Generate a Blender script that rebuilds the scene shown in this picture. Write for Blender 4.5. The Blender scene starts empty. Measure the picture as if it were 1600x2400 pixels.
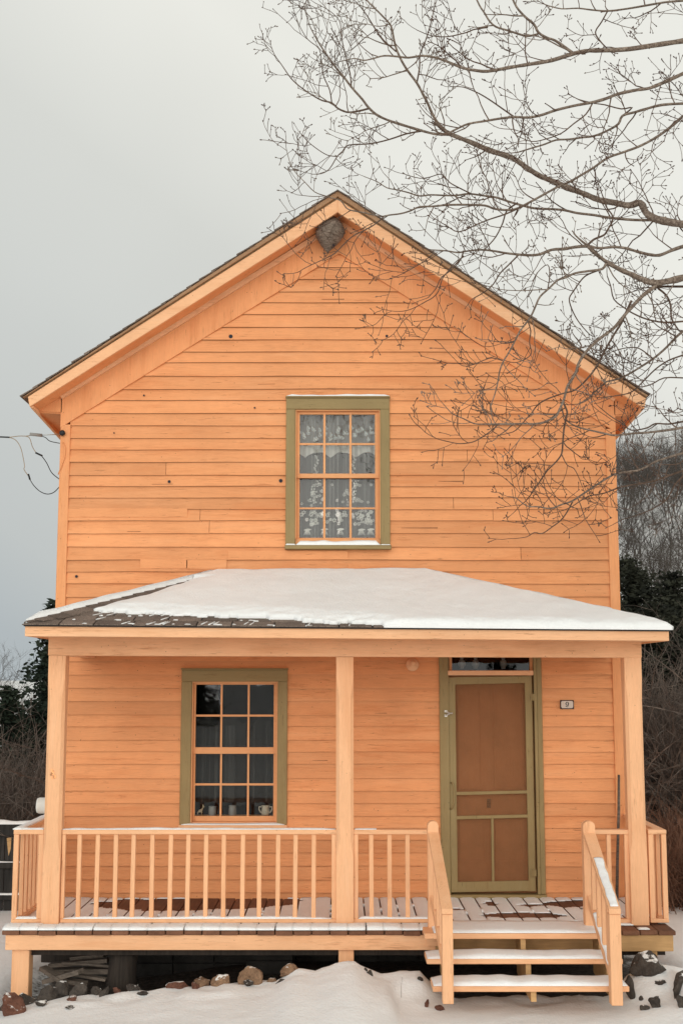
import bpy, bmesh, math, random
from mathutils import Vector, Matrix, noise as mnoise
R = math.radians
random.seed(7)
C = bpy.context.scene.collection
SC = bpy.context.scene

# ------------------------------------------------------------------ camera, sky, sun, exposure
F_PX, CAM_D, EYE = 2950.0, 11.7, 2.40          # focal length (px of a 1600x2400 frame), distance to the front wall, eye height
TILT = math.atan(390.0 / F_PX)
cam_d = bpy.data.cameras.new('camera'); cam = bpy.data.objects.new('camera', cam_d); C.objects.link(cam)
cam_d.sensor_fit = 'VERTICAL'; cam_d.sensor_height = 36.0; cam_d.lens = 36.0 * F_PX / 2400.0
cam_d.clip_start = 0.1; cam_d.clip_end = 3000
cam.location = (0, -CAM_D, EYE); cam.rotation_euler = (R(90) + TILT, 0, 0)
SC.camera = cam

SUN_EL, SUN_AZ = R(13), R(192)                  # azimuth measured clockwise from +Y: behind the camera, a little to the left
w = bpy.data.worlds.new('World'); SC.world = w; w.use_nodes = True
nt = w.node_tree; nt.nodes.clear()
def wn(t, **k):
    n = nt.nodes.new(t)
    for a, b in k.items(): setattr(n, a, b)
    return n
sky = wn('ShaderNodeTexSky', sky_type='NISHITA', sun_disc=False, sun_elevation=SUN_EL, sun_rotation=SUN_AZ)
hs = wn('ShaderNodeHueSaturation'); hs.inputs['Saturation'].default_value = 0.1
nt.links.new(sky.outputs[0], hs.inputs['Color'])
tc = wn('ShaderNodeTexCoord'); sep = wn('ShaderNodeSeparateXYZ'); nt.links.new(tc.outputs['Generated'], sep.inputs[0])
def wmath(op, a, b=None):
    n = wn('ShaderNodeMath', operation=op)
    for i, v in enumerate((a, b)):
        if v is None: continue
        if isinstance(v, (int, float)): n.inputs[i].default_value = v
        else: nt.links.new(v, n.inputs[i])
    return n.outputs[0]
def wmap(v, a, b, c, d, smooth=True):
    n = wn('ShaderNodeMapRange'); n.interpolation_type = 'SMOOTHSTEP' if smooth else 'LINEAR'
    nt.links.new(v, n.inputs[0])
    for i, x in enumerate((a, b, c, d)): n.inputs[i + 1].default_value = x
    return n.outputs[0]
# overcast cloud deck: greyer low in the left of the view, pale to the right, brightest overhead and behind the viewer
nz = wn('ShaderNodeTexNoise'); nz.inputs['Scale'].default_value = 2.2; nz.inputs['Detail'].default_value = 3.0
nt.links.new(tc.outputs['Generated'], nz.inputs['Vector'])
low = wmap(wmath('ADD', sep.outputs[2], wmath('MULTIPLY', sep.outputs[0], 0.65)), -0.13, 0.45, 0.0, 1.0, False)
cl = wmap(nz.outputs[0], 0.3, 0.7, 0.95, 1.04)
back = wmath('ADD', 1.0, wmath('MULTIPLY', wmap(wmath('MULTIPLY', sep.outputs[1], -1.0), -0.35, 0.75, 0.0, 1.0), wmap(sep.outputs[2], 0.05, 0.65, 1.68, 0.5)))
ramp = wn('ShaderNodeValToRGB'); nt.links.new(low, ramp.inputs[0])
e = ramp.color_ramp.elements
e[0].position = 0.0; e[0].color = (0.42, 0.465, 0.485, 1)
e[1].position = 0.95; e[1].color = (0.80, 0.80, 0.745, 1)
m_ = e.new(0.13); m_.color = (0.51, 0.54, 0.535, 1)
m_ = e.new(0.69); m_.color = (0.63, 0.641, 0.607, 1)
mul = wn('ShaderNodeMix', data_type='RGBA', blend_type='MULTIPLY'); mul.inputs[0].default_value = 1
nt.links.new(ramp.outputs[0], mul.inputs[6])
comb = wn('ShaderNodeCombineColor'); v_ = wmath('MULTIPLY', wmath('MULTIPLY', cl, back), wmap(sep.outputs[2], 0.45, 0.95, 10.0, 4.5))
for i in range(3): nt.links.new(v_, comb.inputs[i])
nt.links.new(comb.outputs[0], mul.inputs[7])
mx = wn('ShaderNodeMix', data_type='RGBA'); mx.inputs[0].default_value = 0.94     # cloud cover over the clear sky
nt.links.new(hs.outputs[0], mx.inputs[6]); nt.links.new(mul.outputs[2], mx.inputs[7])
bg = wn('ShaderNodeBackground'); bg.inputs[1].default_value = 0.1
nt.links.new(mx.outputs[2], bg.inputs[0])
wo = wn('ShaderNodeOutputWorld'); nt.links.new(bg.outputs[0], wo.inputs[0])

sd = bpy.data.lights.new('sun', 'SUN'); sd.energy = 0.85; sd.angle = R(40); sd.color = (1.0, 0.95, 0.88)
sun = bpy.data.objects.new('sun', sd); C.objects.link(sun)
dirv = Vector((math.sin(SUN_AZ) * math.cos(SUN_EL), math.cos(SUN_AZ) * math.cos(SUN_EL), math.sin(SUN_EL)))
sun.rotation_euler = dirv.to_track_quat('Z', 'Y').to_euler(); sun.location = dirv * 60
SC.view_settings.view_transform = 'Standard'; SC.view_settings.look = 'None'
SC.view_settings.exposure = 0.10; SC.view_settings.gamma = 1.0

# ------------------------------------------------------------------ helpers
ct, st = math.cos(TILT), math.sin(TILT)
def P(px, py, Y):
    """measurement on the photograph -> (x, z) on the vertical plane y = Y"""
    u = (px - 800) / F_PX; v = (1200 - py) / F_PX
    s = (Y + CAM_D) / (ct - v * st)
    return u * s, EYE + s * (st + v * ct)
def PX(px, py, Y): return P(px, py, Y)[0]
def PZ(py, Y): return P(800, py, Y)[1]
def PV(px, py, Y):
    x, z = P(px, py, Y); return Vector((x, Y, z))
def lerp(a, b, t): return a + (b - a) * t
def rnd(a, b): return random.uniform(a, b)
def nz3(x, y, z=0.0): return mnoise.noise(Vector((x, y, z)))

class MB:
    def __init__(s): s.v = []; s.f = []; s.t = []
    def face(s, idx, tone=0.0): s.f.append(tuple(idx)); s.t.append(tone)
    def poly(s, pts, tone=0.0):
        b = len(s.v); s.v += [tuple(p) for p in pts]; s.face(range(b, b + len(pts)), tone)
    def box(s, x0, x1, y0, y1, z0, z1, tone=0.0):
        s.hexa([(x0, y0, z0), (x1, y0, z0), (x1, y1, z0), (x0, y1, z0)], [(x0, y0, z1), (x1, y0, z1), (x1, y1, z1), (x0, y1, z1)], tone)
    def hexa(s, lo, hi, tone=0.0):
        b = len(s.v); n = len(lo); s.v += [tuple(p) for p in lo] + [tuple(p) for p in hi]
        s.face([b + i for i in range(n)][::-1], tone); s.face([b + n + i for i in range(n)], tone)
        for i in range(n):
            j = (i + 1) % n; s.face((b + i, b + j, b + n + j, b + n + i), tone)
    def beam(s, p0, p1, w, h, up=(0, 0, 1), tone=0.0):
        p0, p1 = Vector(p0), Vector(p1); d = (p1 - p0).normalized()
        sx = d.cross(Vector(up)).normalized(); u = sx.cross(d).normalized()
        q = [sx * -w / 2 + u * -h / 2, sx * w / 2 + u * -h / 2, sx * w / 2 + u * h / 2, sx * -w / 2 + u * h / 2]
        s.hexa([p0 + a for a in q], [p1 + a for a in q], tone)
    def prism_x(s, pts_yz, x0, x1, tone=0.0): s.hexa([(x0, y, z) for y, z in pts_yz], [(x1, y, z) for y, z in pts_yz], tone)
    def prism_y(s, pts_xz, y0, y1, tone=0.0): s.hexa([(x, y1, z) for x, z in pts_xz], [(x, y0, z) for x, z in pts_xz], tone)
    def tube(s, pts, rad, sides=6, cap=True, tone=0.0):
        pts = [Vector(p) for p in pts]; n = len(pts); b = len(s.v); ref = None
        for i, p in enumerate(pts):
            d = (pts[min(i + 1, n - 1)] - pts[max(i - 1, 0)])
            d = d.normalized() if d.length > 1e-9 else Vector((0, 0, 1))
            if ref is None: ref = d.orthogonal().normalized()
            a = (ref - d * ref.dot(d)); a = a.normalized() if a.length > 1e-6 else d.orthogonal().normalized(); ref = a
            c = d.cross(a); r = rad[i] if hasattr(rad, '__len__') else rad
            for k in range(sides):
                an = 2 * math.pi * k / sides
                s.v.append(tuple(p + a * (math.cos(an) * r) + c * (math.sin(an) * r)))
        for i in range(n - 1):
            for k in range(sides):
                k2 = (k + 1) % sides
                s.face((b + i * sides + k, b + i * sides + k2, b + (i + 1) * sides + k2, b + (i + 1) * sides + k), tone)
        if cap:
            s.face([b + k for k in range(sides)][::-1], tone); s.face([b + (n - 1) * sides + k for k in range(sides)], tone)
    def lathe(s, prof, c, axis='z', sides=20, tone=0.0):
        b = len(s.v); n = len(prof)
        for r, h in prof:
            for k in range(sides):
                an = 2 * math.pi * k / sides; a_, b_ = math.cos(an) * r, math.sin(an) * r
                s.v.append({'z': (c[0] + a_, c[1] + b_, c[2] + h), 'y': (c[0] + a_, c[1] + h, c[2] - b_), 'x': (c[0] + h, c[1] + a_, c[2] + b_)}[axis])
        for i in range(n - 1):
            for k in range(sides):
                k2 = (k + 1) % sides; s.face((b + i * sides + k, b + i * sides + k2, b + (i + 1) * sides + k2, b + (i + 1) * sides + k), tone)
        s.face([b + k for k in range(sides)][::-1], tone); s.face([b + (n - 1) * sides + k for k in range(sides)], tone)
    def grid(s, f, nu, nv, tone=0.0, keep=None):
        b = len(s.v)
        for i in range(nu + 1):
            for j in range(nv + 1): s.v.append(tuple(f(i / nu, j / nv)))
        for i in range(nu):
            for j in range(nv):
                if keep is None or keep((i + .5) / nu, (j + .5) / nv):
                    a = b + i * (nv + 1) + j; s.face((a, a + nv + 1, a + nv + 2, a + 1), tone)
    def build(s, name, m, parent=None, smooth=False, origin=None, bevel=0.0):
        me = bpy.data.meshes.new(name); o_ = Vector(origin) if origin is not None else Vector((0, 0, 0))
        me.from_pydata([tuple(Vector(p) - o_) for p in s.v] if origin is not None else s.v, [], s.f)
        me.materials.append(m)
        if any(s.t):
            at = me.attributes.new('tone', 'FLOAT', 'FACE'); at.data.foreach_set('value', s.t)
        if smooth: me.polygons.foreach_set('use_smooth', [True] * len(me.polygons))
        me.update()
        o = bpy.data.objects.new(name, me); C.objects.link(o); o.location = o_
        if parent is not None: adopt(o, parent)
        if bevel:
            b = o.modifiers.new('bevel', 'BEVEL'); b.width = bevel; b.segments = 1; b.limit_method = 'ANGLE'
        return o
def adopt(o, parent):
    o.parent = parent
    top = parent
    while top.parent: top = top.parent
    if parent.parent is None: o.matrix_parent_inverse = Matrix.Translation(-parent.location)
def tag(o, label, cat, group=None, kind=None):
    o['label'] = label; o['category'] = cat
    if group: o['group'] = group
    if kind: o['kind'] = kind
    return o
def thing(name, label, cat, loc=(0, 0, 0), group=None):
    o = bpy.data.objects.new(name, None); C.objects.link(o); o.location = loc; o.empty_display_size = 0.2
    return tag(o, label, cat, group)
def part(name, parent, label=None):
    o = bpy.data.objects.new(name, None); C.objects.link(o); adopt(o, parent); o.empty_display_size = 0.1
    if label: o['label'] = label
    return o
def dup(root, loc, rotz=0.0, sc=1.0, label=None, group=None):
    r = root.copy(); C.objects.link(r); r.location = loc; r.rotation_euler = (0, 0, rotz); r.scale = (sc,) * 3 if not hasattr(sc, '__len__') else sc
    if label: r['label'] = label
    if group: r['group'] = group
    for ch in list(root.children):
        c = ch.copy(); C.objects.link(c); c.parent = r
        for g in list(ch.children):
            d = g.copy(); C.objects.link(d); d.parent = c
    return r

# ------------------------------------------------------------------ materials
class NT:
    def __init__(s, name):
        s.m = bpy.data.materials.new(name); s.m.use_nodes = True; s.t = s.m.node_tree
        s.b = s.t.nodes['Principled BSDF']; s.out = s.t.nodes['Material Output']
        s.b.inputs['Specular IOR Level'].default_value = 0.25
    def n(s, t, **k):
        x = s.t.nodes.new(t)
        for a, b in k.items(): setattr(x, a, b)
        return x
    def l(s, a, b): s.t.links.new(a, b)
    def pos(s, scale=(1, 1, 1), obj=False):
        mp = s.n('ShaderNodeMapping'); mp.inputs['Scale'].default_value = scale
        s.l(s.n('ShaderNodeTexCoord').outputs['Object'] if obj else s.n('ShaderNodeNewGeometry').outputs['Position'], mp.inputs[0]); return mp.outputs[0]
    def noise(s, vec, scale, detail=4, rough=.6, dist=0):
        x = s.n('ShaderNodeTexNoise'); s.l(vec, x.inputs['Vector'])
        x.inputs['Scale'].default_value = scale; x.inputs['Detail'].default_value = detail; x.inputs['Roughness'].default_value = rough; x.inputs['Distortion'].default_value = dist
        return x.outputs[0]
    def vor(s, vec, scale, feat='F1', out='Distance', rand=1.0):
        x = s.n('ShaderNodeTexVoronoi', feature=feat); s.l(vec, x.inputs['Vector']); x.inputs['Scale'].default_value = scale; x.inputs['Randomness'].default_value = rand
        return x.outputs[out]
    def mr(s, v, a, b, c=0., d=1., smooth=False):
        x = s.n('ShaderNodeMapRange'); s.l(v, x.inputs[0])
        if smooth: x.interpolation_type = 'SMOOTHSTEP'
        for i, q in enumerate((a, b, c, d)): x.inputs[i + 1].default_value = q
        return x.outputs[0]
    def ma(s, op, a, b=None):
        x = s.n('ShaderNodeMath', operation=op)
        for i, v in enumerate((a, b)):
            if v is None: continue
            if isinstance(v, (int, float)): x.inputs[i].default_value = v
            else: s.l(v, x.inputs[i])
        return x.outputs[0]
    def mix(s, f, a, b, mode='MIX'):
        x = s.n('ShaderNodeMix', data_type='RGBA', blend_type=mode)
        for i, v in ((0, f), (6, a), (7, b)):
            if isinstance(v, (int, float)): x.inputs[i].default_value = v
            elif isinstance(v, tuple): x.inputs[i].default_value = (*v, 1) if len(v) == 3 else v
            else: s.l(v, x.inputs[i])
        return x.outputs[2]
    def scale(s, col, f):
        x = s.n('ShaderNodeVectorMath', operation='SCALE')
        if isinstance(col, tuple): x.inputs[0].default_value = col
        else: s.l(col, x.inputs[0])
        s.l(f, x.inputs['Scale']); return x.outputs[0]
    def attr(s, name='tone'): return s.n('ShaderNodeAttribute', attribute_name=name).outputs['Fac']
    def bump(s, h, strength=.3, dist=.01):
        x = s.n('ShaderNodeBump'); s.l(h, x.inputs['Height']); x.inputs['Strength'].default_value = strength; x.inputs['Distance'].default_value = dist
        s.l(x.outputs[0], s.b.inputs['Normal'])
    def col(s, c):
        if isinstance(c, tuple): s.b.inputs['Base Color'].default_value = (*c, 1)
        else: s.l(c, s.b.inputs['Base Color'])
    def rough(s, r): s.b.inputs['Roughness'].default_value = r

def paint(name, col, axis='x', wear=.5, crack=(.22, .085, .03), spec=1.0, blotch=(.90, 1.07)):
    t = NT(name)
    sc = {'x': (1.4, 14, 34), 'z': (34, 34, 1.4), 'y': (34, 1.4, 34)}[axis]
    p = t.pos(); g = t.pos(sc)
    big = t.mr(t.noise(p, 1.6, 5, .65), .3, .7, *blotch)
    gr = t.noise(g, 2.6, 5, .65, .4)
    fine = t.noise(g, 9, 3, .6)
    grain = t.mr(fine, .3, .7, .93, 1.05)
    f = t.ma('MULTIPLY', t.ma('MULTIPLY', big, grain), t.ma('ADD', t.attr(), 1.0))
    c = t.scale(col, f)
    # where the paint has thinned: broad streaks along the grain
    thin = t.ma('MULTIPLY', t.mr(gr, .50, .72, 0, .55 * wear), t.mr(t.noise(p, 2.3, 3), .42, .62))
    c = t.mix(thin, c, tuple(x * y for x, y in zip(col, (.66, .58, .55))))
    # chalky faded areas and scuffed bands running along the boards
    band = t.noise(t.pos({'x': (.55, 3, 5.5), 'z': (5.5, 5.5, .55), 'y': (5.5, .55, 5.5)}[axis]), 1.5, 6, .7, .3)
    c = t.mix(t.mr(band, .54, .74, 0, .5 * wear), c, tuple(min(.9, x * y) for x, y in zip(col, (1.08, 1.25, 1.45))))
    c = t.mix(t.mr(band, .47, .30, 0, .7 * wear), c, tuple(x * y for x, y in zip(col, (.80, .66, .55))))
    wp = t.ma('MULTIPLY', t.mr(t.noise(t.pos({'x': (1.2, 6, 9), 'z': (9, 9, 1.2), 'y': (9, 1.2, 9)}[axis]), 1.1, 7, .72), .60, .66), t.mr(gr, .40, .60))
    c = t.mix(t.ma('MULTIPLY', wp, .85 * wear), c, tuple(x * y for x, y in zip(col, (.62, .50, .42))))
    # fine open cracks and chips
    ck = t.ma('MULTIPLY', t.mr(t.noise(g, 3.6, 5, .7), .615, .66), t.mr(t.noise(p, 3.1, 2), .42, .58))
    c = t.mix(t.ma('MULTIPLY', ck, min(1, .75 * wear)), c, crack)
    sp = t.ma('MULTIPLY', t.mr(t.vor(p, 19), .05, .085, 1, 0), t.mr(t.noise(p, 4.3, 1), .50, .56))
    c = t.mix(t.ma('MULTIPLY', sp, .85 * spec), c, tuple(x * .35 for x in crack))
    t.col(c); t.rough(.62)
    t.bump(t.ma('SUBTRACT', t.ma('ADD', gr, t.ma('MULTIPLY', fine, .4)), t.ma('MULTIPLY', ck, .8)), .35, .004)
    return t.m

def wood(name, a, b, axis='x', sc=1.0, rough=.8):
    t = NT(name); s_ = {'x': (1.5, 22, 22), 'y': (22, 1.5, 22), 'z': (22, 22, 1.5)}[axis]
    g = t.pos(tuple(x * sc for x in s_)); n1 = t.noise(g, 1.6, 6, .7, .6)
    c = t.mix(t.mr(n1, .3, .7), a, b); c = t.scale(c, t.ma('MULTIPLY', t.mr(t.noise(t.pos(), 2.7, 3), .3, .7, .75, 1.2), t.ma('ADD', t.attr(), 1.0)))
    t.col(c); t.rough(rough); t.bump(n1, .5, .006); return t.m

M = {}
WALL = (.785, .332, .138); TRIM = (.85, .465, .25)
M['wall'] = paint('wall_paint', WALL, 'x', .95)
M['trim_x'] = paint('trim_paint_level', TRIM, 'x', .85, spec=.8, blotch=(.92, 1.05))
M['trim_z'] = paint('trim_paint_upright', TRIM, 'z', .7, spec=.7, blotch=(.93, 1.05))
M['trim_y'] = paint('trim_paint_deep', TRIM, 'y', .7, spec=.7, blotch=(.93, 1.05))
M['corner'] = paint('corner_paint', WALL, 'z', .8)
M['sash'] = paint('sash_paint', (.76, .36, .16), 'x', .3, spec=.2)
M['green'] = paint('olive_paint_upright', (.30, .215, .095), 'z', .7, (.03, .025, .012), .9)
M['green_x'] = paint('olive_paint_level', (.30, .215, .095), 'x', .7, (.03, .025, .012), .6)
M['weathered'] = paint('weathered_strip', (.36, .20, .105), 'x', 1.3, (.10, .065, .04), 1.0)
M['rot'] = wood('bare_weathered_wood', (.28, .20, .12), (.40, .24, .11), 'x')
M['bare'] = wood('bare_lumber', (.42, .25, .11), (.55, .33, .15), 'x')
M['deck'] = wood('deck_stain', (.14, .062, .036), (.23, .105, .06), 'y')
M['log'] = wood('dark_log', (.018, .013, .010), (.05, .038, .03), 'z')
M['scrap'] = wood('scrap_wood', (.06, .048, .038), (.19, .15, .12), 'x')
M['fence'] = wood('fence_wood', (.012, .011, .010), (.045, .040, .036), 'z')

def snow_mat():
    t = NT('snow'); p = t.pos()
    n1 = t.noise(p, 60, 3); n2 = t.noise(p, 3.5, 5)
    t.col(t.mix(t.mr(n2, .3, .7), (.86, .86, .85), (.91, .91, .90))); t.rough(.55)
    t.b.inputs['Subsurface Weight'].default_value = 0.0
    t.bump(t.ma('ADD', n1, t.ma('ADD', t.ma('MULTIPLY', n2, 1.5), t.noise(p, 16, 5, .7))), .5, .014); return t.m
M['snow'] = snow_mat()

def shingle_mat(a, b, name):
    t = NT(name); p = t.pos()
    n1 = t.noise(p, 120, 2); n2 = t.noise(p, 6, 4)
    c = t.mix(t.mr(n1, .35, .65), a, b); c = t.scale(c, t.ma('MULTIPLY', t.mr(n2, .3, .7, .8, 1.15), t.ma('ADD', t.attr(), 1.0)))
    t.col(c); t.rough(.95); t.bump(n1, .6, .004); return t.m
M['shingle'] = shingle_mat((.095, .07, .057), (.245, .19, .155), 'shingle')

def simple(name, col, rough=.7, metal=0.0, var=.15, sc=9.0, bump=0.0):
    t = NT(name); n1 = t.noise(t.pos(), sc, 5, .65)
    t.col(t.scale(col, t.mr(n1, .3, .7, 1 - var, 1 + var))); t.rough(rough); t.b.inputs['Metallic'].default_value = metal
    if bump: t.bump(n1, bump, .02)
    return t.m
M['dark'] = simple('interior_dark', (.035, .030, .028), .9)
M['iron'] = simple('black_iron', (.02, .02, .02), .5)
M['steel'] = simple('pale_metal', (.55, .54, .50), .35, .6)
M['white'] = simple('white_enamel', (.72, .70, .64), .35, 0, .06)
M['china'] = simple('china', (.62, .52, .40), .3, 0, .25, 40)
M['deerbrown'] = simple('figurine_paint', (.58, .44, .30), .4, 0, .3, 30)
M['ink'] = simple('ink', (.015, .013, .02), .5)
M['plate'] = simple('enamel_plate', (.60, .50, .42), .4, 0, .06)
M['doorin'] = paint('inner_door_paint', (.50, .205, .085), 'z', .3, spec=.1)
M['foundation'] = simple('foundation_stone', (.05, .045, .04), .95, 0, .4, 6, .6)
M['cable'] = simple('cable_black', (.03, .03, .03), .6)
M['cable_pale'] = simple('cable_pale', (.36, .28, .19), .6)
M['sleeve'] = simple('connector_grey', (.34, .32, .30), .5)

def rock_mat(name, a, b):
    t = NT(name); p = t.pos(); n1 = t.noise(p, 9, 7, .7); n2 = t.noise(p, 55, 3)
    c = t.mix(t.mr(n1, .32, .68), a, b); c = t.scale(c, t.mr(n2, .3, .7, .75, 1.2))
    # dusting of snow on upward faces
    nrm = t.n('ShaderNodeSeparateXYZ'); t.l(t.n('ShaderNodeNewGeometry').outputs['Normal'], nrm.inputs[0])
    up = t.mr(t.ma('ADD', nrm.outputs[2], t.mr(n1, .3, .7, -.32, .32)), .86, .95)
    c = t.mix(up, c, (.80, .785, .755)); t.col(c); t.rough(.9); t.bump(t.ma('ADD', n1, t.ma('MULTIPLY', n2, .3)), .7, .03); return t.m
M['rock_red'] = rock_mat('rock_red', (.085, .035, .024), (.19, .085, .055))
M['rock_tan'] = rock_mat('rock_tan', (.15, .085, .05), (.33, .20, .12))
M['rock_grey'] = rock_mat('rock_grey', (.035, .028, .024), (.10, .082, .068))

def bark_mat(name, a, b, sc):
    t = NT(name); p = t.pos(); n1 = t.noise(p, sc, 5, .7); n2 = t.noise(p, sc * .2, 3)
    t.col(t.mix(t.ma('MULTIPLY', t.mr(n1, .42, .62), t.mr(n2, .35, .65, .4, 1)), a, b)); t.rough(.9); t.bump(n1, .6, .006); return t.m
M['bark'] = bark_mat('limb_bark', (.12, .085, .065), (.33, .26, .205), 55)
M['twig'] = bark_mat('twig_bark', (.085, .052, .037), (.17, .115, .085), 30)
M['bud'] = simple('bud_scale', (.05, .018, .012), .6)
M['farbark'] = bark_mat('distant_bark', (.042, .034, .029), (.125, .105, .09), 8)
M['brush'] = bark_mat('brush_twigs', (.085, .068, .058), (.22, .175, .145), 6)
M['reedbrush'] = bark_mat('russet_stems', (.11, .055, .035), (.24, .13, .085), 5)
def needle_mat(name, a, b):
    t = NT(name); t.col(t.mix(t.mr(t.noise(t.pos(), 2.2, 3), .3, .7), a, b)); t.rough(.85)
    return t.m
M['needle'] = needle_mat('needles', (.010, .018, .012), (.032, .045, .027))
M['needle_b'] = needle_mat('needles_olive', (.008, .010, .007), (.042, .044, .028))

def glass_mat():
    t = NT('window_glass'); tr = t.n('ShaderNodeBsdfTransparent'); tr.inputs[0].default_value = (.86, .88, .86, 1)
    gl = t.n('ShaderNodeBsdfGlossy'); gl.inputs['Roughness'].default_value = 0.02
    fr = t.n('ShaderNodeFresnel'); fr.inputs[0].default_value = 1.52
    bp = t.n('ShaderNodeBump'); bp.inputs['Strength'].default_value = .04; bp.inputs['Distance'].default_value = .02
    t.l(t.noise(t.pos(), 5, 2), bp.inputs['Height']); t.l(bp.outputs[0], gl.inputs['Normal'])
    ms = t.n('ShaderNodeMixShader'); t.l(t.ma('MULTIPLY', fr.outputs[0], 1.0), ms.inputs[0]); t.l(tr.outputs[0], ms.inputs[1]); t.l(gl.outputs[0], ms.inputs[2])
    t.l(ms.outputs[0], t.out.inputs[0]); return t.m
M['glass'] = glass_mat()
def sheer_mat(name, col, cover):
    t = NT(name); tr = t.n('ShaderNodeBsdfTransparent'); df = t.n('ShaderNodeBsdfDiffuse'); df.inputs[0].default_value = (*col, 1)
    ms = t.n('ShaderNodeMixShader'); ms.inputs[0].default_value = cover
    t.l(tr.outputs[0], ms.inputs[1]); t.l(df.outputs[0], ms.inputs[2]); t.l(ms.outputs[0], t.out.inputs[0]); return t.m
M['sheer'] = sheer_mat('sheer_net', (.66, .64, .60), .17)
M['sheer_dim'] = sheer_mat('sheer_dim', (.45, .43, .41), .085)
M['lace'] = sheer_mat('lace_thread', (.86, .83, .78), .85)
M['lace_soft'] = sheer_mat('lace_band', (.84, .81, .76), .72)
def screen_mat():
    t = NT('insect_screen'); tr = t.n('ShaderNodeBsdfTransparent'); df = t.n('ShaderNodeBsdfDiffuse'); df.inputs[0].default_value = (.25, .118, .055, 1)
    ms = t.n('ShaderNodeMixShader'); t.l(t.ma('ADD', t.mr(t.noise(t.pos(), 260, 2), .3, .7, -.16, .16), t.mr(t.noise(t.pos(), 3, 4), .3, .7, .38, .62)), ms.inputs[0])
    t.l(tr.outputs[0], ms.inputs[1]); t.l(df.outputs[0], ms.inputs[2]); t.l(ms.outputs[0], t.out.inputs[0]); return t.m
M['screen'] = screen_mat()
def nest_mat():
    t = NT('wasp_paper'); p = t.pos(); g = t.pos((6, 6, 26))
    n1 = t.noise(g, 3.2, 4, .7, 1.6); c = t.mix(t.mr(n1, .35, .65), (.11, .078, .058), (.33, .255, .20))
    t.col(t.scale(c, t.mr(t.noise(p, 9, 4), .3, .7, .6, 1.2))); t.rough(.95); t.bump(n1, .9, .02); return t.m
M['nest'] = nest_mat()
# ------------------------------------------------------------------ the house
DECK_Z = PZ(2104, 0.0)                       # deck level
XL, XR = PX(133, 1437, 0), PX(1447, 1330, 0)
HB = 6.6                                     # depth of the house
house = thing('clapboard_house', 'orange clapboard house with steep gable, olive window trim and snowy front porch', 'house', ((XL + XR) / 2, 0, 0))

# --- gable geometry (front overhang plane y = -0.30)
OV = -0.30
tipL, tipA, tipR = P(51.5, 928.6, OV), P(791, 446, OV), P(1519, 924, OV)
fbL, fbA, fbR = P(70, 953, OV), P(791, 497, OV), P(1509, 957, OV)
frL, frA, frR = P(143.6, 1004, 0), P(795, 596, 0), P(1415, 998, 0)
def line_z(a, b, x): return a[1] + (b[1] - a[1]) * (x - a[0]) / (b[0] - a[0])
def frieze_z(x): return line_z(frL, frA, x) if x < frA[0] else line_z(frA, frR, x)
def soffit_z(x): return line_z(fbL, fbA, x) if x < fbA[0] else line_z(fbA, fbR, x)

# openings in the front wall: (x0, x1, z0, z1)
def rect(px0, px1, py0, py1, Y=0.0):
    ym = (py0 + py1) / 2
    return PX(px0, ym, Y), PX(px1, ym, Y), PZ(py1, Y), PZ(py0, Y)
UW = rect(670, 913, 935, 1288)               # upper window, outer edge of its casing
LW = rect(424.5, 673.5, 1570, 1938)          # lower window
DR = rect(1030, 1271, 1500, 2104)            # door with transom
DR = (DR[0], DR[1], DECK_Z, DR[3])
HOLES = [(a + .02, b - .02, c + .01, d - .02) for a, b, c, d in (UW, LW, DR)]

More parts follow.
